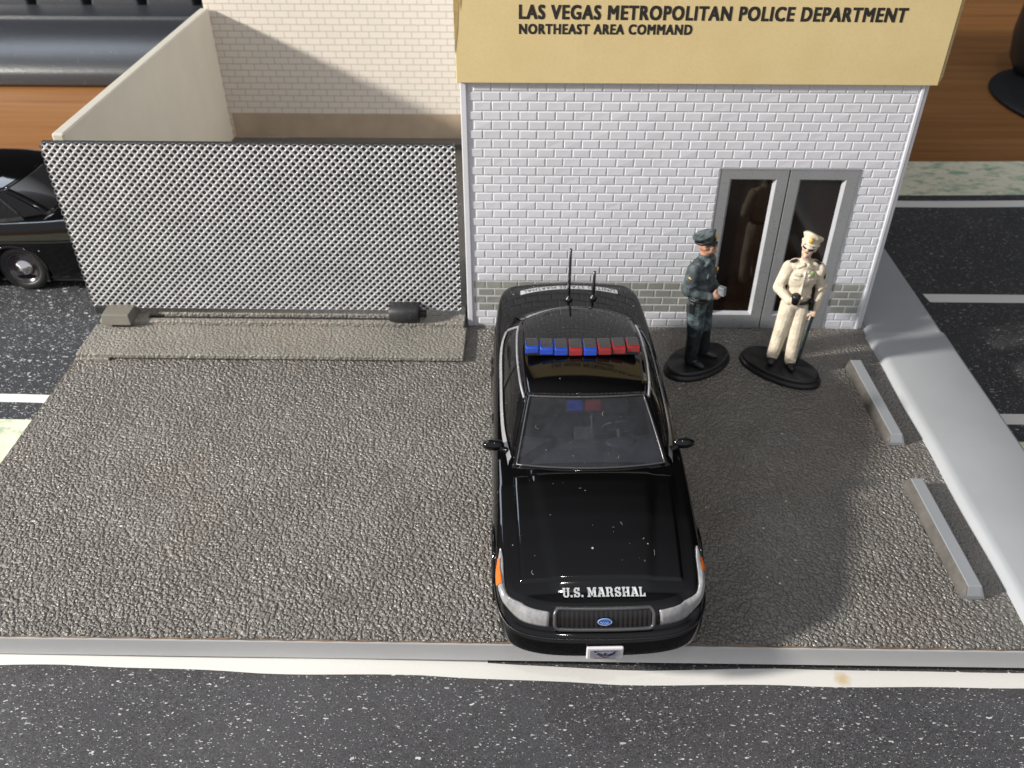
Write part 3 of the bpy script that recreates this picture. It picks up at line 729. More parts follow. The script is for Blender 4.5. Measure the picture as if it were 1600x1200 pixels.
# even arclength resample
_l = [0]
for a, b in zip(OUT, OUT[1:]): _l.append(_l[-1] + (b - a).length)
NS = 150
def at_len(s):
    d = s * _l[-1]
    for k in range(len(_l) - 1):
        if d <= _l[k + 1] or k == len(_l) - 2:
            t = (d - _l[k]) / (_l[k + 1] - _l[k]); return OUT[k].lerp(OUT[k + 1], min(max(t, 0), 1)), (OUT[k + 1] - OUT[k]).normalized()
ZS = [(0, .655), (.2, .664), (.3, .674), (.4, .697), (.5, .722), (.8, .795), (1.1, .862), (1.5, .93), (1.9, .972), (2.5, .99), (3.5, 1.005), (4.4, 1.04), (5.0, 1.075), (5.39, 1.065)]
FR = [(.15, .05), (.195, .008), (.26, -.018), (.39, -.012), (.455, .035), (.475, .085), (.54, .115), (.61, .148), (.648, .185), (.672, .235)]
RE = [(.22, .10), (.28, .03), (.36, .0), (.50, .0), (.57, .03), (.61, .07), (.76, .07), (.92, .07), (1.04, .075), (1.08, .11)]
def prof_at(s, k):
    p, t = at_len(s); n = Vector((t.y, -t.x, 0))
    wf = smooth01(0.0, 0.75, -n.y) if p.y < 2.5 else 0.0
    wr = smooth01(0.35, 0.9, n.y) if p.y > 2.5 else 0.0
    zs = interp(p.y, ZS)
    zt = zs
    SI = [(.20, .07), (.26, .03), (.35, .008), (.45, .0), (.54, .0), (.62, .003), (lerp(.62, zt, .40), .012), (lerp(.62, zt, .72), .030), (zt - .022, .058), (zt, .095)]
    i = min(int(k), 8); f = k - i
    def ev(T):
        # smooth interpolation through the level table
        a, b, c, d = T[max(i - 1, 0)], T[i], T[i + 1], T[min(i + 2, 9)]
        r = []
        for m in (0, 1):
            m0 = (c[m] - a[m]) * .5; m1 = (d[m] - b[m]) * .5
            r.append((2 * f ** 3 - 3 * f * f + 1) * b[m] + (f ** 3 - 2 * f * f + f) * m0 + (-2 * f ** 3 + 3 * f * f) * c[m] + (f ** 3 - f * f) * m1)
        return r
    zf, df = ev(FR); z0, d0 = ev(SI); zr, dr = ev(RE)
    z = z0 * (1 - wf - wr) + zf * wf + zr * wr; d = d0 * (1 - wf - wr) + df * wf + dr * wr
    q_ = p - n * d
    return Vector((max(q_.x, 0.0) if s in (0.0, 1.0) else q_.x, q_.y, z)), n
def S(s, k, side=1, off=0.0):
    p, n = prof_at(s, k)
    h = 0.01
    if off:
        a, _ = prof_at(min(s + .004, 1), k); b, _ = prof_at(max(s - .004, 0), k); c, _ = prof_at(s, min(k + .1, 9)); d, _ = prof_at(s, max(k - .1, 0))
        nn = (a - b).cross(c - d); nn = nn.normalized() if nn.length > 1e-9 else n
        if nn.dot(n + Vector((0, 0, .3))) < 0: nn = -nn
        p = p + nn * off
    return Vector((p.x * side, p.y, p.z))
def crown(y): return interp(y, [(.235, .0), (.30, .014), (.36, .026), (.45, .040), (.8, .056), (1.3, .062), (1.7, .05), (2.4, .03), (4.3, .03), (4.6, .055), (5.1, .055), (5.32, .01)])
def capz(x, y, w, ze):
    t = abs(x) / max(w, .02)
    z = ze + crown(y) * (1 - min(t, 1) ** 2.4)
    xc = lerp(.44, .60, (y - .3) / 1.3)
    if y < 1.75: z += .017 * smooth01(.33, .46, y) * (1 - smooth01(xc - .045, xc + .045, abs(x)))
    return z

KS = [i * 0.25 for i in range(37)]
half = [[S(i / NS, k) for k in KS] for i in range(NS + 1)]
WHY = (1.05, 3.96); WHZ = .335; WHR = .385
def notwheel(q_):
    c = sum((Vector(v) for v in q_), Vector()) / 4
    return not any((c.y - wy) ** 2 + (c.z - WHZ) ** 2 < WHR ** 2 and abs(c.x) > .7 for wy in WHY)
edge = [(r[-1].x, r[-1].y, r[-1].z) for r in half]
_ey = [e[1] for e in edge]
def edge_at(y):
    for a, b in zip(edge, edge[1:]):
        if a[1] <= y <= b[1]:
            t = (y - a[1]) / max(b[1] - a[1], 1e-6); return lerp(a[0], b[0], t), lerp(a[2], b[2], t)
    return edge[-1][0], edge[-1][2]
def build_body_mb():
    mb = MB()
    mb.grid(half, 0, True, keep=notwheel)
    mb.grid([[Vector((-p.x, p.y, p.z)) for p in r] for r in half], 0, True, keep=notwheel, flip=True)
    NX = 48; rows = []
    for (w, y, z) in edge:
        rows.append([(w * (2 * j / NX - 1), y, capz(w * (2 * j / NX - 1), y, w, z)) for j in range(NX + 1)])
    def keep(q_):
        c = sum((Vector(v) for v in q_), Vector()) / 4
        return not (abs(c.x) < (.79 if c.y < 4.0 else .79 - .28 * (c.y - 4.0)) and 1.78 < c.y < 4.42)
    mb.grid(rows, 0, True, keep=keep, flip=True)
    return mb
body_mb = build_body_mb()
BVH = BVHTree.FromPolygons([Vector(v) for v in body_mb.v], body_mb.f)
def drop(x, y, off=0.0):
    h = BVH.ray_cast(Vector((x, y, 3)), Vector((0, 0, -1)))
    return (h[0].z + off) if h[0] is not None else 1.0
def push(x, z, off=0.0):
    h = BVH.ray_cast(Vector((x, -2, z)), Vector((0, 1, 0)))
    return (h[0].y - off) if h[0] is not None else 0.1

def arc(t, c): w, ye, yc, ze, zc = c; return Vector((w * t, ye + (yc - ye) * (1 - t * t), ze + (zc - ze) * (1 - t * t)))
C_WB = (.815, 1.735, 1.615, .975, 1.010); C_HD = (.640, 2.525, 2.425, 1.345, 1.395)
C_RH = (.655, 3.88, 4.08, 1.376, 1.440); C_RB = (.745, 4.46, 4.66, 1.055, 1.095)
ROOF = [C_HD, (.665, 2.72, 2.66, 1.380, 1.440), (.690, 3.15, 3.17, 1.404, 1.478), (.682, 3.58, 3.70, 1.400, 1.474), C_RH]
def roof_c(v):
    u = v * (len(ROOF) - 1); i = min(int(u), len(ROOF) - 2); f = u - i
    T = [ROOF[max(i - 1, 0)], ROOF[i], ROOF[i + 1], ROOF[min(i + 2, len(ROOF) - 1)]]
    out = []
    for a, b, c, d in zip(*T):
        m0, m1 = (c - a) * .5, (d - b) * .5
        out.append((2 * f ** 3 - 3 * f * f + 1) * b + (f ** 3 - 2 * f * f + f) * m0 + (-2 * f ** 3 + 3 * f * f) * c + (f ** 3 - f * f) * m1)
    return tuple(out)
def wind(t, v, bulge=.022):
    a, b = arc(t, C_WB), arc(t, C_HD); p = a.lerp(b, v); n = Vector((0, -.42, .9)); return p + n * bulge * 4 * v * (1 - v)
def rearw(t, v):
    a, b = arc(t, C_RB), arc(t, C_RH); return a.lerp(b, v) + Vector((0, .5, .85)) * .025 * 4 * v * (1 - v)
BELT = catmull([(.815, 1.735, .975), (.890, 2.30, .992), (.905, 3.1, 1.004), (.885, 3.9, 1.025), (.745, 4.46, 1.055)], 60)
RAIL = [arc(1, roof_c(i / 60)) for i in range(61)]
def sidew(u, v, side=1):
    f = u * 60; i = min(int(f), 59); b = BELT[i].lerp(BELT[i + 1], f - i); r = RAIL[i].lerp(RAIL[i + 1], f - i)
    p = b.lerp(r, v) + Vector((.75, 0, .5)) * .028 * 4 * v * (1 - v) * min(1, 4 * u, 4 * (1 - u))
    return Vector((p.x * side, p.y, p.z))
def gridf(fn, u0, u1, v0, v1, nu, nv): return [[fn(lerp(u0, u1, i / nu), lerp(v0, v1, j / nv)) for j in range(nv + 1)] for i in range(nu + 1)]

GL_A = (.945, .05, .955)
def slabtext(w, h):
    """U.S. MARSHAL in heavy block letters with slab feet, as polygons in a w x h box"""
    G = {'U': ([[(0, 1), (.42, 1), (.42, .86), (.34, .86), (.34, .25), (.5, .13), (.66, .25), (.66, .86), (.58, .86), (.58, 1), (1, 1), (1, .86), (.92, .86), (.92, .18), (.7, 0), (.3, 0), (.08, .18), (.08, .86), (0, .86)]], 1.0),
         'S': ([[(.08, .36), (.08, 0), (.2, 0), (.26, .06), (.4, 0), (.75, 0), (.95, .16), (.95, .46), (.78, .58), (.35, .70), (.33, .80), (.42, .87), (.55, .87), (.64, .70), (.9, .70), (.9, 1), (.78, 1), (.72, .95), (.6, 1), (.3, 1), (.08, .84), (.08, .58), (.24, .46), (.66, .33), (.68, .2), (.58, .13), (.44, .13), (.34, .36)]], 1.0),
         'M': ([[(0, 0), (0, .14), (.07, .14), (.07, .86), (0, .86), (0, 1), (.32, 1), (.5, .5), (.68, 1), (1, 1), (1, .86), (.93, .86), (.93, .14), (1, .14), (1, 0), (.64, 0), (.64, .14), (.70, .14), (.70, .62), (.55, .12), (.45, .12), (.30, .62), (.30, .14), (.36, .14), (.36, 0)]], 1.3),
         'A': ([[(0, 0), (0, .14), (.06, .14), (.30, .86), (.22, .86), (.22, 1), (.50, 1), (.50, .72), (.42, .42), (.50, .42), (.50, .28), (.38, .28), (.34, .14), (.42, .14), (.42, 0)],
                [(.50, 1), (.70, 1), (.94, .14), (1, .14), (1, 0), (.58, 0), (.58, .14), (.66, .14), (.62, .28), (.50, .28), (.50, .42), (.58, .42), (.50, .72)]], 1.1),
         'R': ([[(0, 0), (0, .14), (.08, .14), (.08, .86), (0, .86), (0, 1), (.36, 1), (.36, .14), (.44, .14), (.44, 0)],
                [(.36, 1), (.72, 1), (.9, .86), (.9, .60), (.76, .5), (.88, .40), (.90, .14), (1, .14), (1, 0), (.70, 0), (.62, .12), (.62, .36), (.54, .44), (.36, .44), (.36, .57), (.54, .57), (.62, .65), (.62, .80), (.54, .87), (.36, .87)]], 1.08),
         'H': ([[(0, 0), (0, .14), (.08, .14), (.08, .86), (0, .86), (0, 1), (.44, 1), (.44, .86), (.36, .86), (.36, .57), (.64, .57), (.64, .86), (.56, .86), (.56, 1), (1, 1), (1, .86), (.92, .86), (.92, .14), (1, .14), (1, 0), (.56, 0), (.56, .14), (.64, .14), (.64, .43), (.36, .43), (.36, .14), (.44, .14), (.44, 0)]], 1.08),
         'L': ([[(0, 0), (0, .14), (.08, .14), (.08, .86), (0, .86), (0, 1), (.46, 1), (.46, .86), (.36, .86), (.36, .15), (.60, .15), (.72, .40), (.92, .40), (.92, 0)]], .95),
         '.': ([[(0, 0), (0, .25), (1, .25), (1, 0)]], .28), ' ': ([], .34)}
    x = 0; polys = []
    for ch in 'U.S. MARSHAL':
        P, aw = G[ch]
        for p in P: polys.append([(x + a * aw, b) for a, b in p])
        x += aw + .12
    x -= .12
    return [[(a / x * w, b * h) for a, b in p] for p in polys]

def tess(poly):
    from mathutils.geometry import tessellate_polygon
    return [tuple(t) for t in tessellate_polygon([[Vector((a, b, 0)) for a, b in poly]])]

def make_car(name, loc, rz, label, police=True, scale=CS):
    root = thing(name, loc, label, 'toy car', rz=rz)
    OY = 2.70
    def put(mb, nm, mat, parent=root, **k):
        mb.v = [(x, y - OY, z) for (x, y, z) in mb.v]; return mb.build(nm, mat, parent, scale=scale, **k)
    mb = MB(); mb.v, mb.f, mb.mi, mb.sm = list(body_mb.v), list(body_mb.f), list(body_mb.mi), list(body_mb.sm)
    for wy in WHY:                                                  # arch lips and wheel wells
        for sd in (1, -1):
            xo = edge_at(wy)[0] + .085
            mb.tube([(sd * xo, wy + WHR * math.cos(a), WHZ + WHR * math.sin(a)) for a in [PI * (-.12 + 1.24 * i / 24) for i in range(25)]], .022, 8)
            mb.grid([[(sd * xx, wy + (WHR + .01) * math.cos(a), WHZ + (WHR + .01) * math.sin(a)) for xx in (.5, xo)] for a in [PI * (-.15 + 1.3 * i / 24) for i in range(25)]], 0, True)
    mb.box(-.9, .9, .35, 5.1, .17, .21)
    body = put(mb, 'body', M['paint'], weld=True)
    # bonnet panel
    nx, ny = 40, 40; top = []
    for i in range(ny + 1):
        y = lerp(.445, 1.615, i / ny); hw = lerp(.755, .800, i / ny); row = []
        w, ze = edge_at(y)
        for j in range(nx + 1):
            x = hw * (2 * j / nx - 1); yy = y - (0.0 if i else 0.0)
            row.append((x, yy, capz(x, yy, w, ze) + .016))
        top.append(row)
    def rim(row, inset): return row
    mb = MB()
    g = [[(x, y, z) for (x, y, z) in r] for r in top]
    # fold the border down so the shut line reads as a groove
    ext = []
    for i in (-1, *range(ny + 1), ny + 1):
        ii = min(max(i, 0), ny); row = []
        for j in (-1, *range(nx + 1), nx + 1):
            jj = min(max(j, 0), nx); x, y, z = g[ii][jj]
            if i == -1: y -= .008
            if i == ny + 1: y += .008
            if j == -1: x -= .008
            if j == nx + 1: x += .008
            if i in (-1, ny + 1) or j in (-1, nx + 1): z -= .026
            row.append((x, y, z))
        ext.append(row)
    mb.grid(ext, 0, True, flip=True); hood = put(mb, 'bonnet', M['paint'])
    # greenhouse: roof skin, pillars, glass
    mb = MB()
    mb.grid([[arc(-1 + 2 * j / 28, roof_c(i / 40)) for j in range(29)] for i in range(41)], 0, True, flip=True)
    put(mb, 'roof', M['paint'], solid=.018)
    mb = MB()
    ga, gv0, gv1 = GL_A
    for (a, b) in ((-1, -ga), (ga, 1)): mb.grid(gridf(wind, a, b, 0, 1, 3, 14), 0, True)
    mb.grid(gridf(wind, -ga, ga, 0, gv0, 24, 2), 0, True); mb.grid(gridf(wind, -ga, ga, gv1, 1, 24, 2), 0, True)
    for (a, b) in ((-1, -.9), (.9, 1)): mb.grid(gridf(rearw, a, b, 0, 1, 3, 12), 0, True, flip=True)
    mb.grid(gridf(rearw, -.9, .9, 0, .08, 24, 2), 0, True, flip=True); mb.grid(gridf(rearw, -.9, .9, .92, 1, 24, 2), 0, True, flip=True)
    w0, w1, b0, b1, wv0, wv1 = .035, .865, .455, .500, .05, .90
    for sd in (1, -1):
        fn = lambda u, v: sidew(u, v, sd)
        fl = sd < 0
        for (a, b, c, d) in ((0, w0, 0, 1), (w1, 1, 0, 1), (b0, b1, wv0, wv1), (w0, w1, 0, wv0), (w0, w1, wv1, 1)):
            mb.grid(gridf(fn, a, b, c, d, 16, 6), 0, True, flip=fl)
    put(mb, 'cabin_pillars', M['paint'], solid=.022)
    mb = MB(); mb.grid(gridf(wind, -ga, ga, gv0, gv1, 30, 14), 0, True, flip=True); mb.v = [(x, y + .006, z - .008) for (x, y, z) in mb.v]
    ws = put(mb, 'windscreen', M['glass'])
    loop = [wind(lerp(-ga, ga, i / 20), gv0) for i in range(20)] + [wind(ga, lerp(gv0, gv1, i / 12)) for i in range(12)] + [wind(lerp(ga, -ga, i / 20), gv1) for i in range(20)] + [wind(-ga, lerp(gv1, gv0, i / 12)) for i in range(12)]
    mb = MB(); mb.tube(loop, .011, 6, closed=True); put(mb, 'windscreen_seal', M['grille_frame'], ws)
    mb = MB(); mb.grid(gridf(rearw, -.9, .9, .08, .92, 24, 10), 0, True); put(mb, 'rear_window', M['dark_glass'])
    for sd in (1, -1):
        fn = lambda u, v: sidew(u, v, sd)
        for (a, b) in ((w0, b0), (b1, w1)):
            mb = MB(); mb.grid(gridf(fn, a, b, wv0, wv1, 14, 6), 0, True, flip=sd < 0); mb.v = [(x - sd * .012, y, z) for (x, y, z) in mb.v]
            put(mb, 'side_window', M['side_glass'])
        lp = [fn(lerp(w0, w1, i / 40), wv1) for i in range(41)] + [fn(w1, lerp(wv1, wv0, i / 8)) for i in range(1, 8)]
        mb = MB(); mb.tube([p + Vector((sd * .006, 0, .004)) for p in lp], .016, 6)
        mb.grid([[fn(u, v) + Vector((sd * o1, 0, .006)) for (v, o1) in ((-.13, .022), (.02, .020), (.07, .004))] for u in [lerp(w0, w1, i / 30) for i in range(31)]], 0, True, flip=sd < 0)
        put(mb, 'window_trim', M['chrome' if police else 'trim_black'])
        # door mirror
        mb = MB(); mb.ellip((sd * 1.0, 2.03, 1.035), (.118, .062, .062), 12); mb.tube([(sd * .86, 1.98, .985), (sd * .93, 2.01, 1.01), (sd * 1.0, 2.03, 1.03)], [.04, .035, .035], 8)
        put(mb, 'door_mirror', M['paint'])
        for yy in (2.72, 3.62):
            mb = MB(); mb.tube([(sd * .985, yy - .09, .83), (sd * 1.005, yy - .07, .832), (sd * 1.005, yy + .07, .834), (sd * .985, yy + .09, .835)], .016, 8)
            put(mb, 'door_handle', M['paint'])
        # door shut lines
        # headlamp wrapping round the corner
        pts_t = [(.0755, 7.35), (.115, 7.45), (.15, 7.8), (.18, 8.4), (.21, 8.75), (.228, 8.5)]
        pts_b = [(.0755, 5.30), (.115, 5.3), (.15, 5.5), (.18, 6.1), (.21, 7.2), (.228, 8.2)]
        n = 30; rows = []
        for i in range(n + 1):
            s = lerp(.0755, .226, i / n); kt, kb_ = interp(s, pts_t), interp(s, pts_b)
            rows.append([S(s, lerp(kb_, kt, j / 8), sd, .010 + .012 * math.sin(PI * j / 8)) for j in range(9)])
        border = [rows[0]] + rows
        mb = MB(); mb.grid(rows, 0, True, flip=sd < 0); hl = put(mb, 'headlamp', M['headlamp'], solid=.02)
        rows2 = []
        for i in range(9):
            s = lerp(.176, .212, i / 8) if sd < 0 else lerp(.192, .210, i / 8); kt, kb_ = interp(s, pts_t), interp(s, pts_b)
            rows2.append([S(s, lerp(kb_ + .25, lerp(kb_, kt, .62), j / 5), sd, .030) for j in range(6)])
        mb = MB(); mb.grid(rows2, 0, True, flip=sd < 0); put(mb, 'marker_lens', M['orange'], hl)
        # tail lamp
        rows = [[S(s, k, sd, .01) for k in [lerp(5.4, 7.0, j / 6) for j in range(7)]] for s in [lerp(.885, .945, i / 12) for i in range(13)]]
        mb = MB(); mb.grid(rows, 0, True, flip=sd < 0); put(mb, 'tail_lamp', M['lens_red'], solid=.02)
        # wheels
        for wy in WHY:
            wroot = MB(); T = sd
            prof_t = [(.20, -.10), (.30, -.105), (.325, -.085), (.335, -.05), (.335, .05), (.325, .085), (.305, .10), (.255, .105), (.225, .095), (.215, .06)]
            wroot.lathe([(r, h * T) for r, h in prof_t], (sd * .835, wy, WHZ), 'X', 40)
            for k in range(48):
                a = 2 * PI * k / 48
                wroot.tube([(sd * .835 - .075, wy + .334 * math.cos(a), WHZ + .334 * math.sin(a)), (sd * .835 + .075, wy + .334 * math.cos(a), WHZ + .334 * math.sin(a))], .008, 4)
            wh = put(wroot, 'wheel', M['tyre'])
            mb = MB(); mb.lathe([(r, h * T) for r, h in [(.225, .06), (.23, .088), (.215, .095), (.20, .075), (.17, .045), (.12, .04)]], (sd * .835, wy, WHZ), 'X', 36); put(mb, 'rim', M['rim'], wh)
            mb = MB(); mb.lathe([(r, h * T) for r, h in [(.125, .035), (.12, .06), (.10, .075), (.06, .082), (.045, .095), (.0, .098)]], (sd * .835, wy, WHZ), 'X', 28); put(mb, 'hub_cap', M['hub'], wh)
    # grille
    def fr(x, z, off): return Vector((x, push(x, z, off), z))
    gw, z0, z1, rr = .452, .488, .655, .045
    def rrect(w, a, b, r, n=6):
        P = []
        for (cx_, cz_, st) in ((w - r, b - r, 0), (-w + r, b - r, PI / 2), (-w + r, a + r, PI), (w - r, a + r, 1.5 * PI)):
            P += [(cx_ + r * math.cos(st + PI / 2 * i / n), cz_ + r * math.sin(st + PI / 2 * i / n)) for i in range(n + 1)]
        return P
    ins = MB(); ins.grid([[fr(lerp(-gw + .01, gw - .01, i / 40), lerp(z0 + .01, z1 - .01, j / 10), .008 + .006 * ((i % 2))) for j in range(11)] for i in range(41)], 0, False)
    gr = put(ins, 'grille', M['trim_black'])
    mb = MB(); P = rrect(gw, z0, z1, rr); dense = []
    for a, b in zip(P, P[1:] + P[:1]):
        m = max(1, int(math.hypot(b[0] - a[0], b[1] - a[1]) / .05)); dense += [(lerp(a[0], b[0], k / m), lerp(a[1], b[1], k / m)) for k in range(m)]
    mb.tube([fr(x, z, .016) for x, z in dense], .020, 8, closed=True); put(mb, 'grille_surround', M['grille_frame'], gr)
    mb = MB(); cz_ = (z0 + z1) / 2
    ring = [fr(.062 * math.cos(2 * PI * i / 24), cz_ + .028 * math.sin(2 * PI * i / 24), .030) for i in range(24)]
    mb.add(ring + [fr(0, cz_, .036)], [(i, (i + 1) % 24, 24) for i in range(24)], 0, True)
    mb.tube(ring, .006, 5, closed=True, mi=1)
    if police:
        mb.tube([fr(-.04 + .08 * i / 16, cz_ + .010 * math.sin(i * 1.55) - .002, .0385) for i in range(17)], .0032, 5, mi=1)
    put(mb, 'badge', [M['blue_logo'], M['pale_blue']], gr)
    # plate
    pw, pz0, pz1 = .168, .235, .395
    yp = push(.013, .33, 0) - .025
    mb = MB(); mb.box(-pw, pw, yp - .012, yp + .02, pz0, pz1); pl = put(mb, 'licence_plate', M['plate_white'], bevel=.012)
    mb = MB(); mb.box(-pw + .03, pw - .03, yp - .0145, yp - .008, pz0 + .024, pz1 - .024); put(mb, 'plate_face', M['plate_face'], pl)
    mb = MB(); zz = (pz0 + pz1) / 2
    for sgn in (1, -1):
        mb.add([(sgn * .008, yp - .017, zz - .022), (sgn * .03, yp - .017, zz - .012), (sgn * .085, yp - .017, zz + .040), (sgn * .105, yp - .017, zz + .046), (sgn * .075, yp - .017, zz + .005), (sgn * .035, yp - .017, zz - .035)], [(0, 1, 2, 3, 4, 5)] if sgn < 0 else [(5, 4, 3, 2, 1, 0)])
    mb.add([(.0, yp - .0175, zz + .03), (.016, yp - .0175, zz + .005), (.0, yp - .0175, zz - .03), (-.016, yp - .0175, zz + .005)], [(3, 2, 1, 0)])
    for sgn in (1, -1):
        for q_ in (0, 1, 2): mb.tube([(sgn * (.03 + .018 * q_), yp - .017, zz + .004 + .010 * q_), (sgn * (.045 + .022 * q_), yp - .017, zz - .022 + .014 * q_)], .006, 5)
    mb.tube([(-.115, yp - .016, zz + .052), (.115, yp - .016, zz + .052)], .003, 5); mb.tube([(-.10, yp - .016, zz - .055), (.10, yp - .016, zz - .055)], .003, 5)
    mb.add([(-.03, yp - .0175, zz - .038), (.03, yp - .0175, zz - .038), (.02, yp - .0175, zz - .048), (-.02, yp - .0175, zz - .048)], [(3, 2, 1, 0)], 1)
    put(mb, 'plate_print', [M['navy'], M['plate_red']], pl)
    mb = MB(); mb.tube([S(s, 3.55, 1, .006) for s in [i / 40 * .2 for i in range(41)]], .010, 6); mb.tube([S(s, 3.55, -1, .006) for s in [i / 40 * .2 for i in range(41)]], .010, 6)
    put(mb, 'bumper_strip', M['trim_black'])
    # interior
    mb = MB(); mb.box(-.80, .80, 1.75, 4.5, .35, .40); mb.box(-.86, -.80, 1.75, 4.5, .35, .96); mb.box(.80, .86, 1.75, 4.5, .35, .96); mb.box(-.8, .8, 4.3, 4.6, .4, 1.0); put(mb, 'cabin_floor', M['interior'])
    mb = MB(); rows = [[(x, y + .10 * (x / .8) ** 2, z) for (y, z) in ((1.62, .93), (1.75, .965), (2.05, .975), (2.20, .95), (2.26, .86), (2.24, .60))] for x in [lerp(-.8, .8, i / 16) for i in range(17)]]
    mb.grid(rows, 0, True); mb.ellip((.36, 2.12, .96), (.17, .1, .045), 10); mb.box(-.10, .10, 2.1, 2.6, .5, .80); put(mb, 'dashboard', M['dash'])
    mb = MB(); c0 = Vector((.37, 2.42, .93)); ax = Vector((0, .86, .5)); e1 = Vector((1, 0, 0)); e2 = ax.cross(e1).normalized()
    mb.tube([c0 + e1 * .18 * math.cos(2 * PI * i / 28) + e2 * .18 * math.sin(2 * PI * i / 28) for i in range(28)], .016, 8, closed=True)
    mb.tube([c0 - e1 * .17, c0 + ax * -.03, c0 + e1 * .17], .018, 6); mb.tube([c0 + ax * -.02, c0 + Vector((0, -.25, -.12))], .03, 8); put(mb, 'steering_wheel', M['dash'])
    for xx in (-.37, .37):
        mb = MB(); mb.box(xx - .25, xx + .25, 2.6, 3.1, .45, .62); mb.add([(xx - .24, 3.02, .6), (xx + .24, 3.02, .6), (xx + .24, 3.18, .6), (xx - .24, 3.18, .6), (xx - .2, 3.22, 1.1), (xx + .2, 3.22, 1.1), (xx + .2, 3.34, 1.1), (xx - .2, 3.34, 1.1)],
            [(4, 5, 6, 7), (0, 1, 5, 4), (1, 2, 6, 5), (2, 3, 7, 6), (3, 0, 4, 7)]); mb.box(xx - .12, xx + .12, 3.26, 3.36, 1.08, 1.24); put(mb, 'front_seat', M['interior'], bevel=.03)
    mb = MB(); mb.box(-.7, .7, 3.7, 4.2, .45, .64); mb.box(-.7, .7, 4.1, 4.3, .6, 1.05); put(mb, 'rear_seat', M['interior'], bevel=.03)
    if not police: return root
    # mirror-mounted interior lamp pair
    def slant(mb, a, b, y0, z0, y1, z1, t, e):
        d = Vector((0, y1 - y0, z1 - z0)).normalized(); n = Vector((0, -d.z, d.y)) * t
        q4 = [Vector((a, y0, z0)) - d * e, Vector((b, y0, z0)) - d * e, Vector((b, y1, z1)) + d * e, Vector((a, y1, z1)) + d * e]
        mb.add([p + n for p in q4] + [p - n for p in q4], [(0, 1, 2, 3), (7, 6, 5, 4), (0, 4, 5, 1), (1, 5, 6, 2), (2, 6, 7, 3), (3, 7, 4, 0)])
    mb = MB(); slant(mb, -.235, .175, 2.335, 1.225, 2.43, 1.318, .018, .012); vl = put(mb, 'visor_lamp', M['trim_black'], bevel=.01)
    for (a, b, m) in ((-.205, -.04, 'lens_blue'), (-.01, .155, 'lens_red')):
        mb = MB(); slant(mb, a - .008, b - .008, 2.332, 1.232, 2.418, 1.316, .026, .0); put(mb, 'lamp_lens', M[m], vl, bevel=.006)
    mb = MB(); mb.tube([(.05, 2.30, 1.20), (.05, 2.22, 1.10), (.05, 2.2, 1.05)], .02, 6); put(mb, 'lamp_stem', M['dash'], vl)
    # light bar
    mb = MB(); lw = .645; zb = 1.472; mb.box(-lw + .03, lw - .03, 3.02, 3.24, zb, zb + .03); mb.box(-.5, -.42, 3.07, 3.19, zb - .05, zb + .01); mb.box(.42, .5, 3.07, 3.19, zb - .05, zb + .01)
    lb = put(mb, 'light_bar', M['trim_black'], bevel=.008)
    cols = ['b', 'b', 'b', 'r', 'b', 'r', 'r', 'r']
    for k, c in enumerate(cols):
        a = -lw + k * 2 * lw / 8 + .006; b = a + 2 * lw / 8 - .012; sweep = .05 * ((k - 3.5) / 3.5) ** 2
        y0, y1 = 2.99 + sweep, 3.23 + sweep * .4; z0_, z1_ = zb + .015, zb + .092
        v = [(a, y0, z0_), (b, y0, z0_), (b, y0 + .018, z1_ - .012), (a, y0 + .018, z1_ - .012), (a + .006, y0 + .05, z1_), (b - .006, y0 + .05, z1_), (b - .006, y1, z1_), (a + .006, y1, z1_), (a, y1 + .03, z0_), (b, y1 + .03, z0_)]
        mb = MB(); mb.add(v, [(0, 1, 2, 3), (3, 2, 5, 4)], 0); mb.add(v, [(4, 5, 6, 7), (7, 6, 9, 8)], 1); mb.add(v, [(0, 3, 4, 7, 8), (1, 9, 6, 5, 2), (0, 8, 9, 1)], 0)
        put(mb, 'light_module', [M['lens_blue' if c == 'b' else 'lens_red'], M['lens_top']], lb, bevel=.010, weld=True)
    # lint and dust fibres lying on the bonnet and windscreen
    rnd = random.Random(11); mb = MB()
    for k in range(26):
        on_glass = k % 3 == 0; L = rnd.uniform(.010, .060) if k % 2 else rnd.uniform(.003, .006); a = rnd.uniform(0, PI); cv = rnd.uniform(-1.5, 1.5); pts = []
        if on_glass: bx, by = rnd.uniform(-.8, .8), rnd.uniform(.12, .9)
        else: bx, by = rnd.uniform(-.7, .7), rnd.uniform(.5, 1.55)
        for i in range(7):
            f = i / 6 - .5; x = bx + L * f * math.cos(a) - cv * L * f * f * math.sin(a); y = by + L * f * math.sin(a) + cv * L * f * f * math.cos(a)
            pts.append(wind(max(-.9, min(.9, x)), max(.07, min(.93, y))) + Vector((0, -.004, .006)) if on_glass else Vector((x, y, drop(x, y, .0215))))
        mb.tube(pts, rnd.uniform(.0013, .0026), 5)
    tag(put(mb, 'lint', M['lint']), kind='stuff')
    # antennas on the boot lid
    for (x, y, h, r) in ((-.02, 4.80, .74, .021), (.30, 4.83, .40, .023)):
        z = drop(x, y); mb = MB(); mb.lathe([(.0, .0), (.055, .0), (.045, .03), (.022, .045), (.018, .09), (r, .1), (r * .8, h), (0, h + .008)], (x, y, z - .004), n=14); put(mb, 'antenna', M['trim_black'])
    # boot decal, readable from behind
    n = 40; mb = MB(); mb.grid([[(x, y - .10 * (x / .64) ** 2, drop(x, y - .10 * (x / .64) ** 2, .004)) for y in (5.045, 5.095, 5.15)] for x in [lerp(-.64, .64, i / n) for i in range(n + 1)]], 0, True, flip=True)
    dc = put(mb, 'boot_decal', M['decal_grey'])
    t = text_mb('UNITED STATES MARSHAL', 1.20, .074, .0)
    vv = []
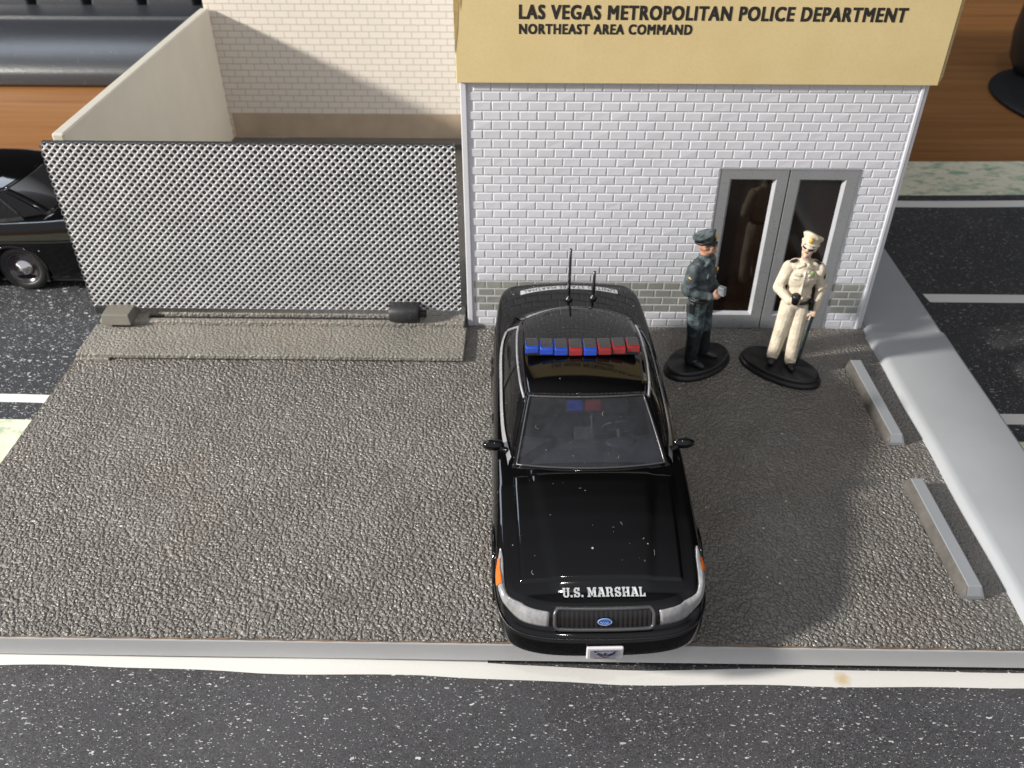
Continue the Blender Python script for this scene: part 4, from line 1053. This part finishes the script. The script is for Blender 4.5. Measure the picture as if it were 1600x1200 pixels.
    for (x, y, z) in t.v:
        X, Y = .60 - x, 5.135 - y; Y -= .10 * (X / .64) ** 2; vv.append((X, Y, drop(X, Y, .0075)))
    t.v = vv; put(t, 'lettering', M['decal_dark'], dc)
    # bonnet lettering on the header panel
    mb = MB()
    for poly in slabtext(.765, .088):
        P = [(-.375 + a, .282 + b) for a, b in poly]
        mb.add([(x, y, drop(x, y, .018)) for x, y in P], tess(poly))
    put(mb, 'lettering', M['decal_white'])
    return root
make_car('police_car', (1.055, 11.965, 0.0), math.radians(2.0), 'glossy black toy police sedan with blue and red roof light bar, parked on the lot')
make_car('parked_car', (-15.0, 20.95, -0.54), math.radians(-90), 'plain black toy sedan half hidden by the gate, on the road paper beside the base', police=False, scale=CS * 1.18)

# ------------------------------------------------------------------ figurines
def rot_to(d):
    return Vector((0, 0, 1)).rotation_difference(Vector(d).normalized()).to_matrix()
def capsule_mb(mb, p0, r0, p1, r1, n=14):
    p0, p1 = Vector(p0), Vector(p1); d = p1 - p0; L = d.length; R3 = rot_to(d); rows = []
    prof = [(-r0 * math.cos(a), r0 * math.sin(a)) for a in [PI / 2 * i / 5 for i in range(6)]]
    prof += [(L + r1 * math.sin(a), r1 * math.cos(a)) for a in [PI / 2 * i / 5 for i in range(6)]]
    for (h, r) in prof: rows.append([R3 @ Vector((max(r, 1e-4) * math.cos(2 * PI * k / n), max(r, 1e-4) * math.sin(2 * PI * k / n), h)) + p0 for k in range(n)])
    mb.grid(rows, 0, True, closev=True, flip=True)
def body_from(prims, mats, parent, voxel=0.016):
    mb = MB()
    prims = [(p[0], p[1], p[2] * 1.09, p[3], p[4] * 1.09, p[5]) if p[0] == 'c' and 'cloth' in p[5] or p[0] == 'c' and 'slate' in p[5] else p for p in prims]
    for p in prims:
        if p[0] == 'c': capsule_mb(mb, p[1], p[2], p[3], p[4])
        else: mb.ellip(p[1], p[2], 12, rot=p[4] if len(p) > 4 else None)
    tmp = mb.build('tmp', [], None)
    md = tmp.modifiers.new('r', 'REMESH'); md.mode = 'VOXEL'; md.voxel_size = voxel; md.adaptivity = 0
    sm = tmp.modifiers.new('s', 'SMOOTH'); sm.factor = 0.5; sm.iterations = 3
    dg = bpy.context.evaluated_depsgraph_get(); dg.update()
    me = bpy.data.meshes.new_from_object(tmp.evaluated_get(dg), depsgraph=dg)
    bpy.data.objects.remove(tmp)
    me.name = 'body'; me.materials.clear()
    for m in mats: me.materials.append(M[m])
    C = np.array([p.center[:] for p in me.polygons]); best = np.full(len(C), 1e9); idx = np.zeros(len(C), int)
    for p in prims:
        if p[0] == 'c':
            a, b = np.array(p[1]), np.array(p[3]); ab = b - a; t = np.clip(((C - a) @ ab) / (ab @ ab + 1e-9), 0, 1)
            d = np.linalg.norm(C - (a + t[:, None] * ab), axis=1) - (p[2] + (p[4] - p[2]) * t); m = p[5]
        else:
            L = C - np.array(p[1])
            if len(p) > 4: L = L @ np.array(p[4]) / abs(p[4].determinant()) ** (2 / 3)
            r = np.array(p[2]); k = np.linalg.norm(L / r, axis=1); d = (k - 1) * r.min(); m = p[3]
        mi = mats.index(m); w = d < best; best[w] = d[w]; idx[w] = mi
    for p, i in zip(me.polygons, idx): p.material_index = int(i); p.use_smooth = True
    o = bpy.data.objects.new('body', me); COL.objects.link(o); o.parent = parent
    return o
def hand(prims, w, dirn, side, mat, curl=0.6, palm=None):
    """palm and five bent fingers from wrist w along dirn; side is the thumb direction"""
    w = Vector(w); d = Vector(dirn).normalized(); s_ = Vector(side); s_ = (s_ - d * s_.dot(d)).normalized(); n = d.cross(s_)
    if palm is not None and n.dot(Vector(palm)) < 0: n = -n
    prims.append(('c', tuple(w), .055, tuple(w + d * .10), .062, mat))
    for k, (off, L) in enumerate(((.05, .13), (.018, .15), (-.016, .14), (-.048, .11))):
        b = w + d * .13 + s_ * off; m = b + (d * math.cos(curl) + n * math.sin(curl)) * L * .55; e = m + (d * math.cos(curl * 2.3) + n * math.sin(curl * 2.3)) * L * .5
        prims.append(('c', tuple(b - d * .03), .024, tuple(m), .021, mat)); prims.append(('c', tuple(m), .021, tuple(e), .018, mat))
    t0 = w + d * .05 + s_ * .05; t1 = t0 + (d * .6 + s_ * .7 + n * .4).normalized() * .08; t2 = t1 + (d * .8 + n * .6).normalized() * .06
    prims.append(('c', tuple(t0), .026, tuple(t1), .023, mat)); prims.append(('c', tuple(t1), .023, tuple(t2), .019, mat))
def rotm(rx=0, ry=0, rz=0):
    return Matrix.Rotation(rz, 3, 'Z') @ Matrix.Rotation(ry, 3, 'Y') @ Matrix.Rotation(rx, 3, 'X')

def head_prims(prims, hc, H, skin):
    A = lambda x, y, z: tuple(Vector(hc) + H @ Vector((x, y, z)))
    prims += [('e', A(0, .015, .03), (.155, .185, .19), skin, H), ('e', A(0, -.05, -.10), (.118, .125, .115), skin, H), ('c', A(0, -.165, .035), .022, A(0, -.205, -.035), .032, skin),
              ('e', A(0, -.15, -.17), (.05, .04, .035), skin, H), ('e', A(.155, .02, -.01), (.025, .045, .06), skin, H), ('e', A(-.155, .02, -.01), (.025, .045, .06), skin, H),
              ('e', A(.08, -.12, -.04), (.05, .05, .05), skin, H), ('e', A(-.08, -.12, -.04), (.05, .05, .05), skin, H)]
    return A
def head_kit(parent, hc, H, cloth_m, badge_m, band_m, visor_m):
    m4 = Matrix.Translation(Vector(hc)) @ H.to_4x4()
    mb = MB(); n = 32; rows = []
    for (z, rx, ry, oy) in ((.045, .175, .205, .01), (.125, .178, .21, .01), (.135, .185, .215, .01), (.19, .225, .255, .01), (.215, .235, .265, .01), (.238, .222, .252, .01), (.242, .17, .20, .01), (.236, .0, .0, .01)):
        row = []
        for k in range(n):
            a = 2 * PI * k / n; y = oy + ry * math.sin(a); lift = .075 * (-(y) / .3) if z > .13 else 0.0
            row.append((rx * math.cos(a), y, z + max(lift, -.02) + (.012 * math.sin(a * 3 + z * 30) if z > .15 else 0)))
        rows.append(row)
    mb.grid(rows, 0, True, closev=True, flip=True); mb.xf(m4); cp = mb.build('cap', M[cloth_m], parent)
    mb = MB(); rows = []
    for i in range(9):
        f = i / 8
        row = []
        for k in range(17):
            a = PI + PI * (.06 + .88 * k / 16)
            row.append(((.178 + .02 * f) * math.cos(a), (.205 + .055 * f * (math.sin(a) ** 2)) * math.sin(a) + .01, .062 - .050 * f * abs(math.sin(a))))
        rows.append(row)
    mb.grid(rows, 0, True); mb.xf(m4); mb.build('visor', M[visor_m], cp, solid=.016)
    mb = MB(); mb.tube([(.182 * math.cos(a), .212 * math.sin(a) + .01, .085) for a in [2 * PI * i / 28 for i in range(28)]], .026, 6, closed=True, flat=.5); mb.v = [(x, y, .085 + (z - .085) * 1.9) for (x, y, z) in mb.v]
    mb.xf(m4); mb.build('cap_band', M[band_m], cp)
    mb = MB(); mb.ellip((0, -.235, .165), (.045, .03, .062), 8); mb.xf(m4); mb.build('cap_badge', M[badge_m], cp)
    mb = MB()
    for sx in (.07, -.07): mb.ellip((sx, -.168, .012), (.066, .030, .050), 8, rot=rotm(0, 0, .25 if sx > 0 else -.25))
    mb.tube([(.03, -.186, .025), (-.03, -.186, .025)], .012, 6)
    for sx in (1, -1): mb.tube([(sx * .12, -.13, .022), (sx * .162, -.04, .022), (sx * .166, .03, .01)], .011, 6)
    mb.xf(m4); mb.build('sunglasses', M['figure_black'], parent)
    mb = MB(); mb.ellip((0, -.168, -.095), (.042, .016, .012), 6); mb.xf(m4); mb.build('mouth', M['lip'], parent)
def lean(root, k, s=1.0, sx=1.0, sy=1.0):
    for o in root.children_recursive:
        if o.name.startswith('display_base'): continue
        for v in o.data.vertices: v.co.z = .19 + (v.co.z - .19) * s; v.co.x *= sx; v.co.y = v.co.y * sy + k * (v.co.z - .19)
def oval_base(parent, a, b, rz, c=(0, 0)):
    mb = MB(); m = rotm(0, 0, rz)
    prof = [(0.0, 0.0), (1.0, 0.0), (1.02, .03), (1.0, .085), (.955, .10), (.945, .12), (.955, .15), (.935, .185), (.90, .20), (.86, .195), (0.0, .19)]
    rows = []
    for (f, z) in prof:
        rows.append([m @ Vector((a * (abs(math.cos(t)) ** .92) * (1 if math.cos(t) > 0 else -1) * f, b * math.sin(t) * f, z + (.012 * math.sin(t * 5) if f < .9 and f > 0 else 0))) + Vector((*c, 0)) for t in [2 * PI * k / 56 for k in range(56)]])
    mb.grid(rows, 0, True, closev=True, flip=True); return mb.build('display_base', M['figure_black'], parent)
def belt(parent, z, rx, ry, oy=0, cx=0):
    mb = MB(); mb.tube([(cx + rx * math.cos(a), oy + ry * math.sin(a), z + .012 * math.sin(a)) for a in [2 * PI * i / 36 for i in range(36)]], .03, 8, closed=True, flat=1.0)
    return mb.build('belt', M['figure_black'], parent)
def flatpatch(parent, name, c, r, mat, rot=None, mi=0):
    mb = MB(); mb.ellip(c, r, 8, rot=rot); return mb.build(name, M[mat], parent)

# cream figure: weight on one leg, head tilted, cup in one hand, other hand at the thigh
def cream_person():
    g = thing('person', (5.53, 15.28, 0.0), 'police figurine in cream uniform and cap holding a black cup, standing before the door', 'figurine', rz=math.radians(-6))
    cl, sk = 'cream_cloth', 'pale_skin'; B = .19
    H = rotm(math.radians(-12), math.radians(9), math.radians(-22)) * 0.94; hc = (.0, -.03, 2.735)
    P = []
    A = head_prims(P, hc, H, sk)
    P += [('c', (0.0, .0, 2.40), .085, (-.02, -.02, 2.54), .095, sk)]
    P += [('e', (0, .02, 2.10), (.325, .20, .34), cl), ('e', (0, -.03, 2.14), (.27, .19, .24), cl), ('e', (.0, .0, 1.80), (.275, .195, .28), cl), ('e', (.0, .01, 1.60), (.275, .195, .22), cl),
          ('c', (-.20, .02, 2.33), .12, (.20, .02, 2.33), .12, cl), ('c', (0, 0, 2.36), .15, (0, 0, 2.46), .10, cl),
          ('c', (-.32, .02, 2.27), .125, (-.45, .02, 1.86), .105, cl), ('c', (-.45, .02, 1.86), .10, (-.24, -.27, 1.74), .075, cl),
          ('c', (.33, .02, 2.27), .125, (.47, .06, 1.86), .105, cl), ('c', (.47, .06, 1.86), .10, (.40, -.10, 1.52), .072, cl),
          # trousers
          ('c', (.13, .01, 1.50), .185, (.13, -.04, .92), .150, cl), ('c', (.13, -.04, .92), .150, (.15, -.04, B + .12), .125, cl),
          ('c', (-.13, .02, 1.50), .185, (-.19, .03, .92), .150, cl), ('c', (-.19, .03, .92), .150, (-.23, .12, B + .12), .125, cl),
          ('e', (.15, -.02, B + .12), (.135, .15, .07), cl), ('e', (-.23, .13, B + .12), (.135, .15, .07), cl),
          # pockets, buttons flap
          ('c', (-.21, -.175, 2.24), .026, (-.09, -.205, 2.24), .026, cl), ('c', (.09, -.205, 2.24), .026, (.21, -.175, 2.24), .026, cl), ('c', (-.20, -.165, 2.15), .022, (-.09, -.195, 2.15), .022, cl), ('c', (.09, -.195, 2.15), .022, (.20, -.165, 2.15), .022, cl), ('c', (0, -.215, 2.30), .016, (0, -.20, 1.80), .016, cl),
          ('c', (-.05, -.14, 2.42), .03, (-.15, -.12, 2.36), .03, cl), ('c', (.05, -.14, 2.42), .03, (.15, -.12, 2.36), .03, cl),
          # folds
          ('c', (-.22, -.14, 1.72), .03, (.05, -.19, 1.76), .03, cl), ('c', (.22, -.12, 1.76), .03, (.0, -.18, 1.86), .025, cl), ('c', (.05, -.15, 1.0), .03, (.2, -.15, 1.1), .03, cl),
          ('c', (-.28, -.09, .98), .028, (-.12, -.10, 1.08), .03, cl), ('c', (.06, -.16, .42), .025, (.22, -.15, .36), .03, cl), ('c', (-.31, .0, .45), .025, (-.15, -.0, .40), .03, cl), ('c', (.40, -.08, 1.9), .03, (.55, .0, 1.96), .03, cl), ('c', (-.5, -.06, 2.0), .03, (-.38, -.1, 1.94), .03, cl),
          # shoes
          ('e', (.16, -.15, B + .055), (.10, .20, .075), 'figure_black'), ('e', (-.25, .02, B + .055), (.10, .20, .075), 'figure_black', rotm(0, 0, -.3))]
    hand(P, (-.22, -.29, 1.75), (.75, -.55, .05), (0, 0, 1), sk, .75, palm=(.3, .9, 0))
    hand(P, (.395, -.12, 1.48), (-.12, -.25, -1), (-1, -.5, 0), sk, .55, palm=(-.6, .6, 0))
    b = body_from(P, [cl, sk, 'figure_black'], g)
    head_kit(g, hc, H, cl, 'gold', cl, cl)
    belt(g, 1.665, .285, .205, .0)
    oval_base(g, .90, .50, math.radians(-34), (-.04, .0))
    mb = MB(); mb.lathe([(0, 0), (.075, 0), (.085, .10), (.10, .13), (.10, .16), (.07, .185), (0, .18)], (-.135, -.40, 1.76), n=20); mb.build('cup', M['figure_black'], g)
    mb = MB(); mb.tube([(.36, -.19, 1.40), (.335, -.155, .95), (.30, -.13, .45), (.27, -.11, B + .1)], [.035, .034, .034, .03], 8); mb.build('baton', M['teal_stripe'], g)
    mb = MB(); mb.box(.24, .34, -.19, -.08, 1.50, 1.70); mb.build('holster', M['figure_black'], g, bevel=.02)
    for (c, r, ry) in (((-.25, -.03, 2.435), (.085, .06, .018), -.32), ((.25, -.02, 2.435), (.085, .06, .018), .32)): flatpatch(g, 'epaulette', c, r, 'figure_black', rotm(0, ry, 0))
    flatpatch(g, 'chest_badge', (.14, -.215, 2.29), (.05, .022, .055), 'green_badge')
    flatpatch(g, 'sleeve_patch', (.445, -.05, 2.17), (.025, .05, .06), 'figure_black')
    flatpatch(g, 'sleeve_star', (.468, -.055, 2.17), (.012, .022, .024), 'decal_white')
    lean(g, 0.0, 1.10, .92, 1.0); return g
cream_person()

def slate_person():
    g = thing('person', (3.72, 15.42, 0.0), 'police figurine in dark slate uniform and peaked cap, hands together, standing beside the police car', 'figurine', rz=math.radians(52))
    cl, dk, sk = 'slate_cloth', 'slate_dark', 'skin'; B = .19
    H = rotm(math.radians(-14), 0, math.radians(22)) * 0.90; hc = (0, -.03, 2.725)
    P = []
    A = head_prims(P, hc, H, sk)
    P += [('c', (0, .0, 2.40), .085, (0, -.01, 2.58), .095, sk),
          ('e', (0, .03, 2.12), (.325, .21, .34), cl), ('e', (0, -.04, 2.14), (.27, .19, .25), cl), ('e', (0, .0, 1.82), (.28, .205, .30), cl), ('e', (0, .02, 1.60), (.285, .205, .22), cl),
          ('c', (-.20, .03, 2.34), .12, (.20, .03, 2.34), .12, cl), ('c', (0, .0, 2.37), .155, (0, 0, 2.47), .105, cl),
          ('c', (-.33, .04, 2.28), .130, (-.42, .10, 1.88), .112, cl), ('c', (-.42, .10, 1.88), .108, (-.18, -.26, 1.78), .080, cl),
          ('c', (.33, .04, 2.28), .130, (.42, .10, 1.88), .112, cl), ('c', (.42, .10, 1.88), .108, (.18, -.26, 1.78), .080, cl),
          ('c', (.14, .02, 1.50), .19, (.17, -.03, .92), .152, dk), ('c', (.17, -.03, .88), .152, (.23, -.02, B + .1), .135, 'boot_dark'),
          ('c', (-.14, .02, 1.50), .19, (-.17, .0, .92), .152, dk), ('c', (-.17, .0, .88), .152, (-.24, .02, B + .1), .135, 'boot_dark'),
          ('e', (-.15, -.20, 2.18), (.085, .035, .08), cl), ('e', (.15, -.20, 2.18), (.085, .035, .08), cl), ('c', (0, -.22, 2.32), .016, (0, -.205, 1.72), .016, cl),
          ('c', (-.05, -.15, 2.44), .03, (-.16, -.13, 2.37), .03, cl), ('c', (.05, -.15, 2.44), .03, (.16, -.13, 2.37), .03, cl),
          ('c', (-.3, -.02, 1.66), .03, (-.1, -.19, 1.72), .03, cl), ('c', (-.5, .02, 2.0), .03, (-.4, -.06, 2.04), .03, cl), ('c', (-.31, -.06, 1.05), .028, (-.1, -.13, 1.1), .03, dk), ('c', (-.3, -.06, .5), .028, (-.1, -.06, .45), .03, dk),
          ('e', (-.26, -.12, B + .055), (.10, .21, .08), 'figure_black', rotm(0, 0, -.2)), ('e', (.25, -.14, B + .055), (.10, .21, .08), 'figure_black', rotm(0, 0, .2))]
    hand(P, (-.16, -.29, 1.78), (.7, -.7, .05), (0, 0, 1), sk, .7, palm=(.5, .8, 0))
    hand(P, (.16, -.29, 1.78), (-.7, -.7, .05), (0, 0, 1), sk, .7, palm=(-.5, .8, 0))
    body_from(P, [cl, dk, sk, 'boot_dark', 'figure_black'], g)
    head_kit(g, hc, H, cl, 'gold', 'figure_black', 'figure_black')
    belt(g, 1.63, .30, .22, .01)
    oval_base(g, .84, .50, math.radians(37 - 52), (.06, .0))
    mb = MB(); mb.box(-.06, .06, -.50, -.36, 1.80, 1.98); mb.xf(Matrix.Translation((0, 0, 0))); mb.build('notebook', M['pad_grey'], g, bevel=.02)
    mb = MB(); mb.box(-.36, -.27, -.04, .08, 1.36, 1.62); mb.build('holster', M['figure_black'], g, bevel=.03)
    flatpatch(g, 'sleeve_patch', (-.468, .05, 2.16), (.022, .05, .065), 'gold')
    flatpatch(g, 'chest_badge', (.14, -.235, 2.24), (.035, .02, .04), 'gold')
    lean(g, .07, 1.06, 0.95, 1.05); return g
slate_person()
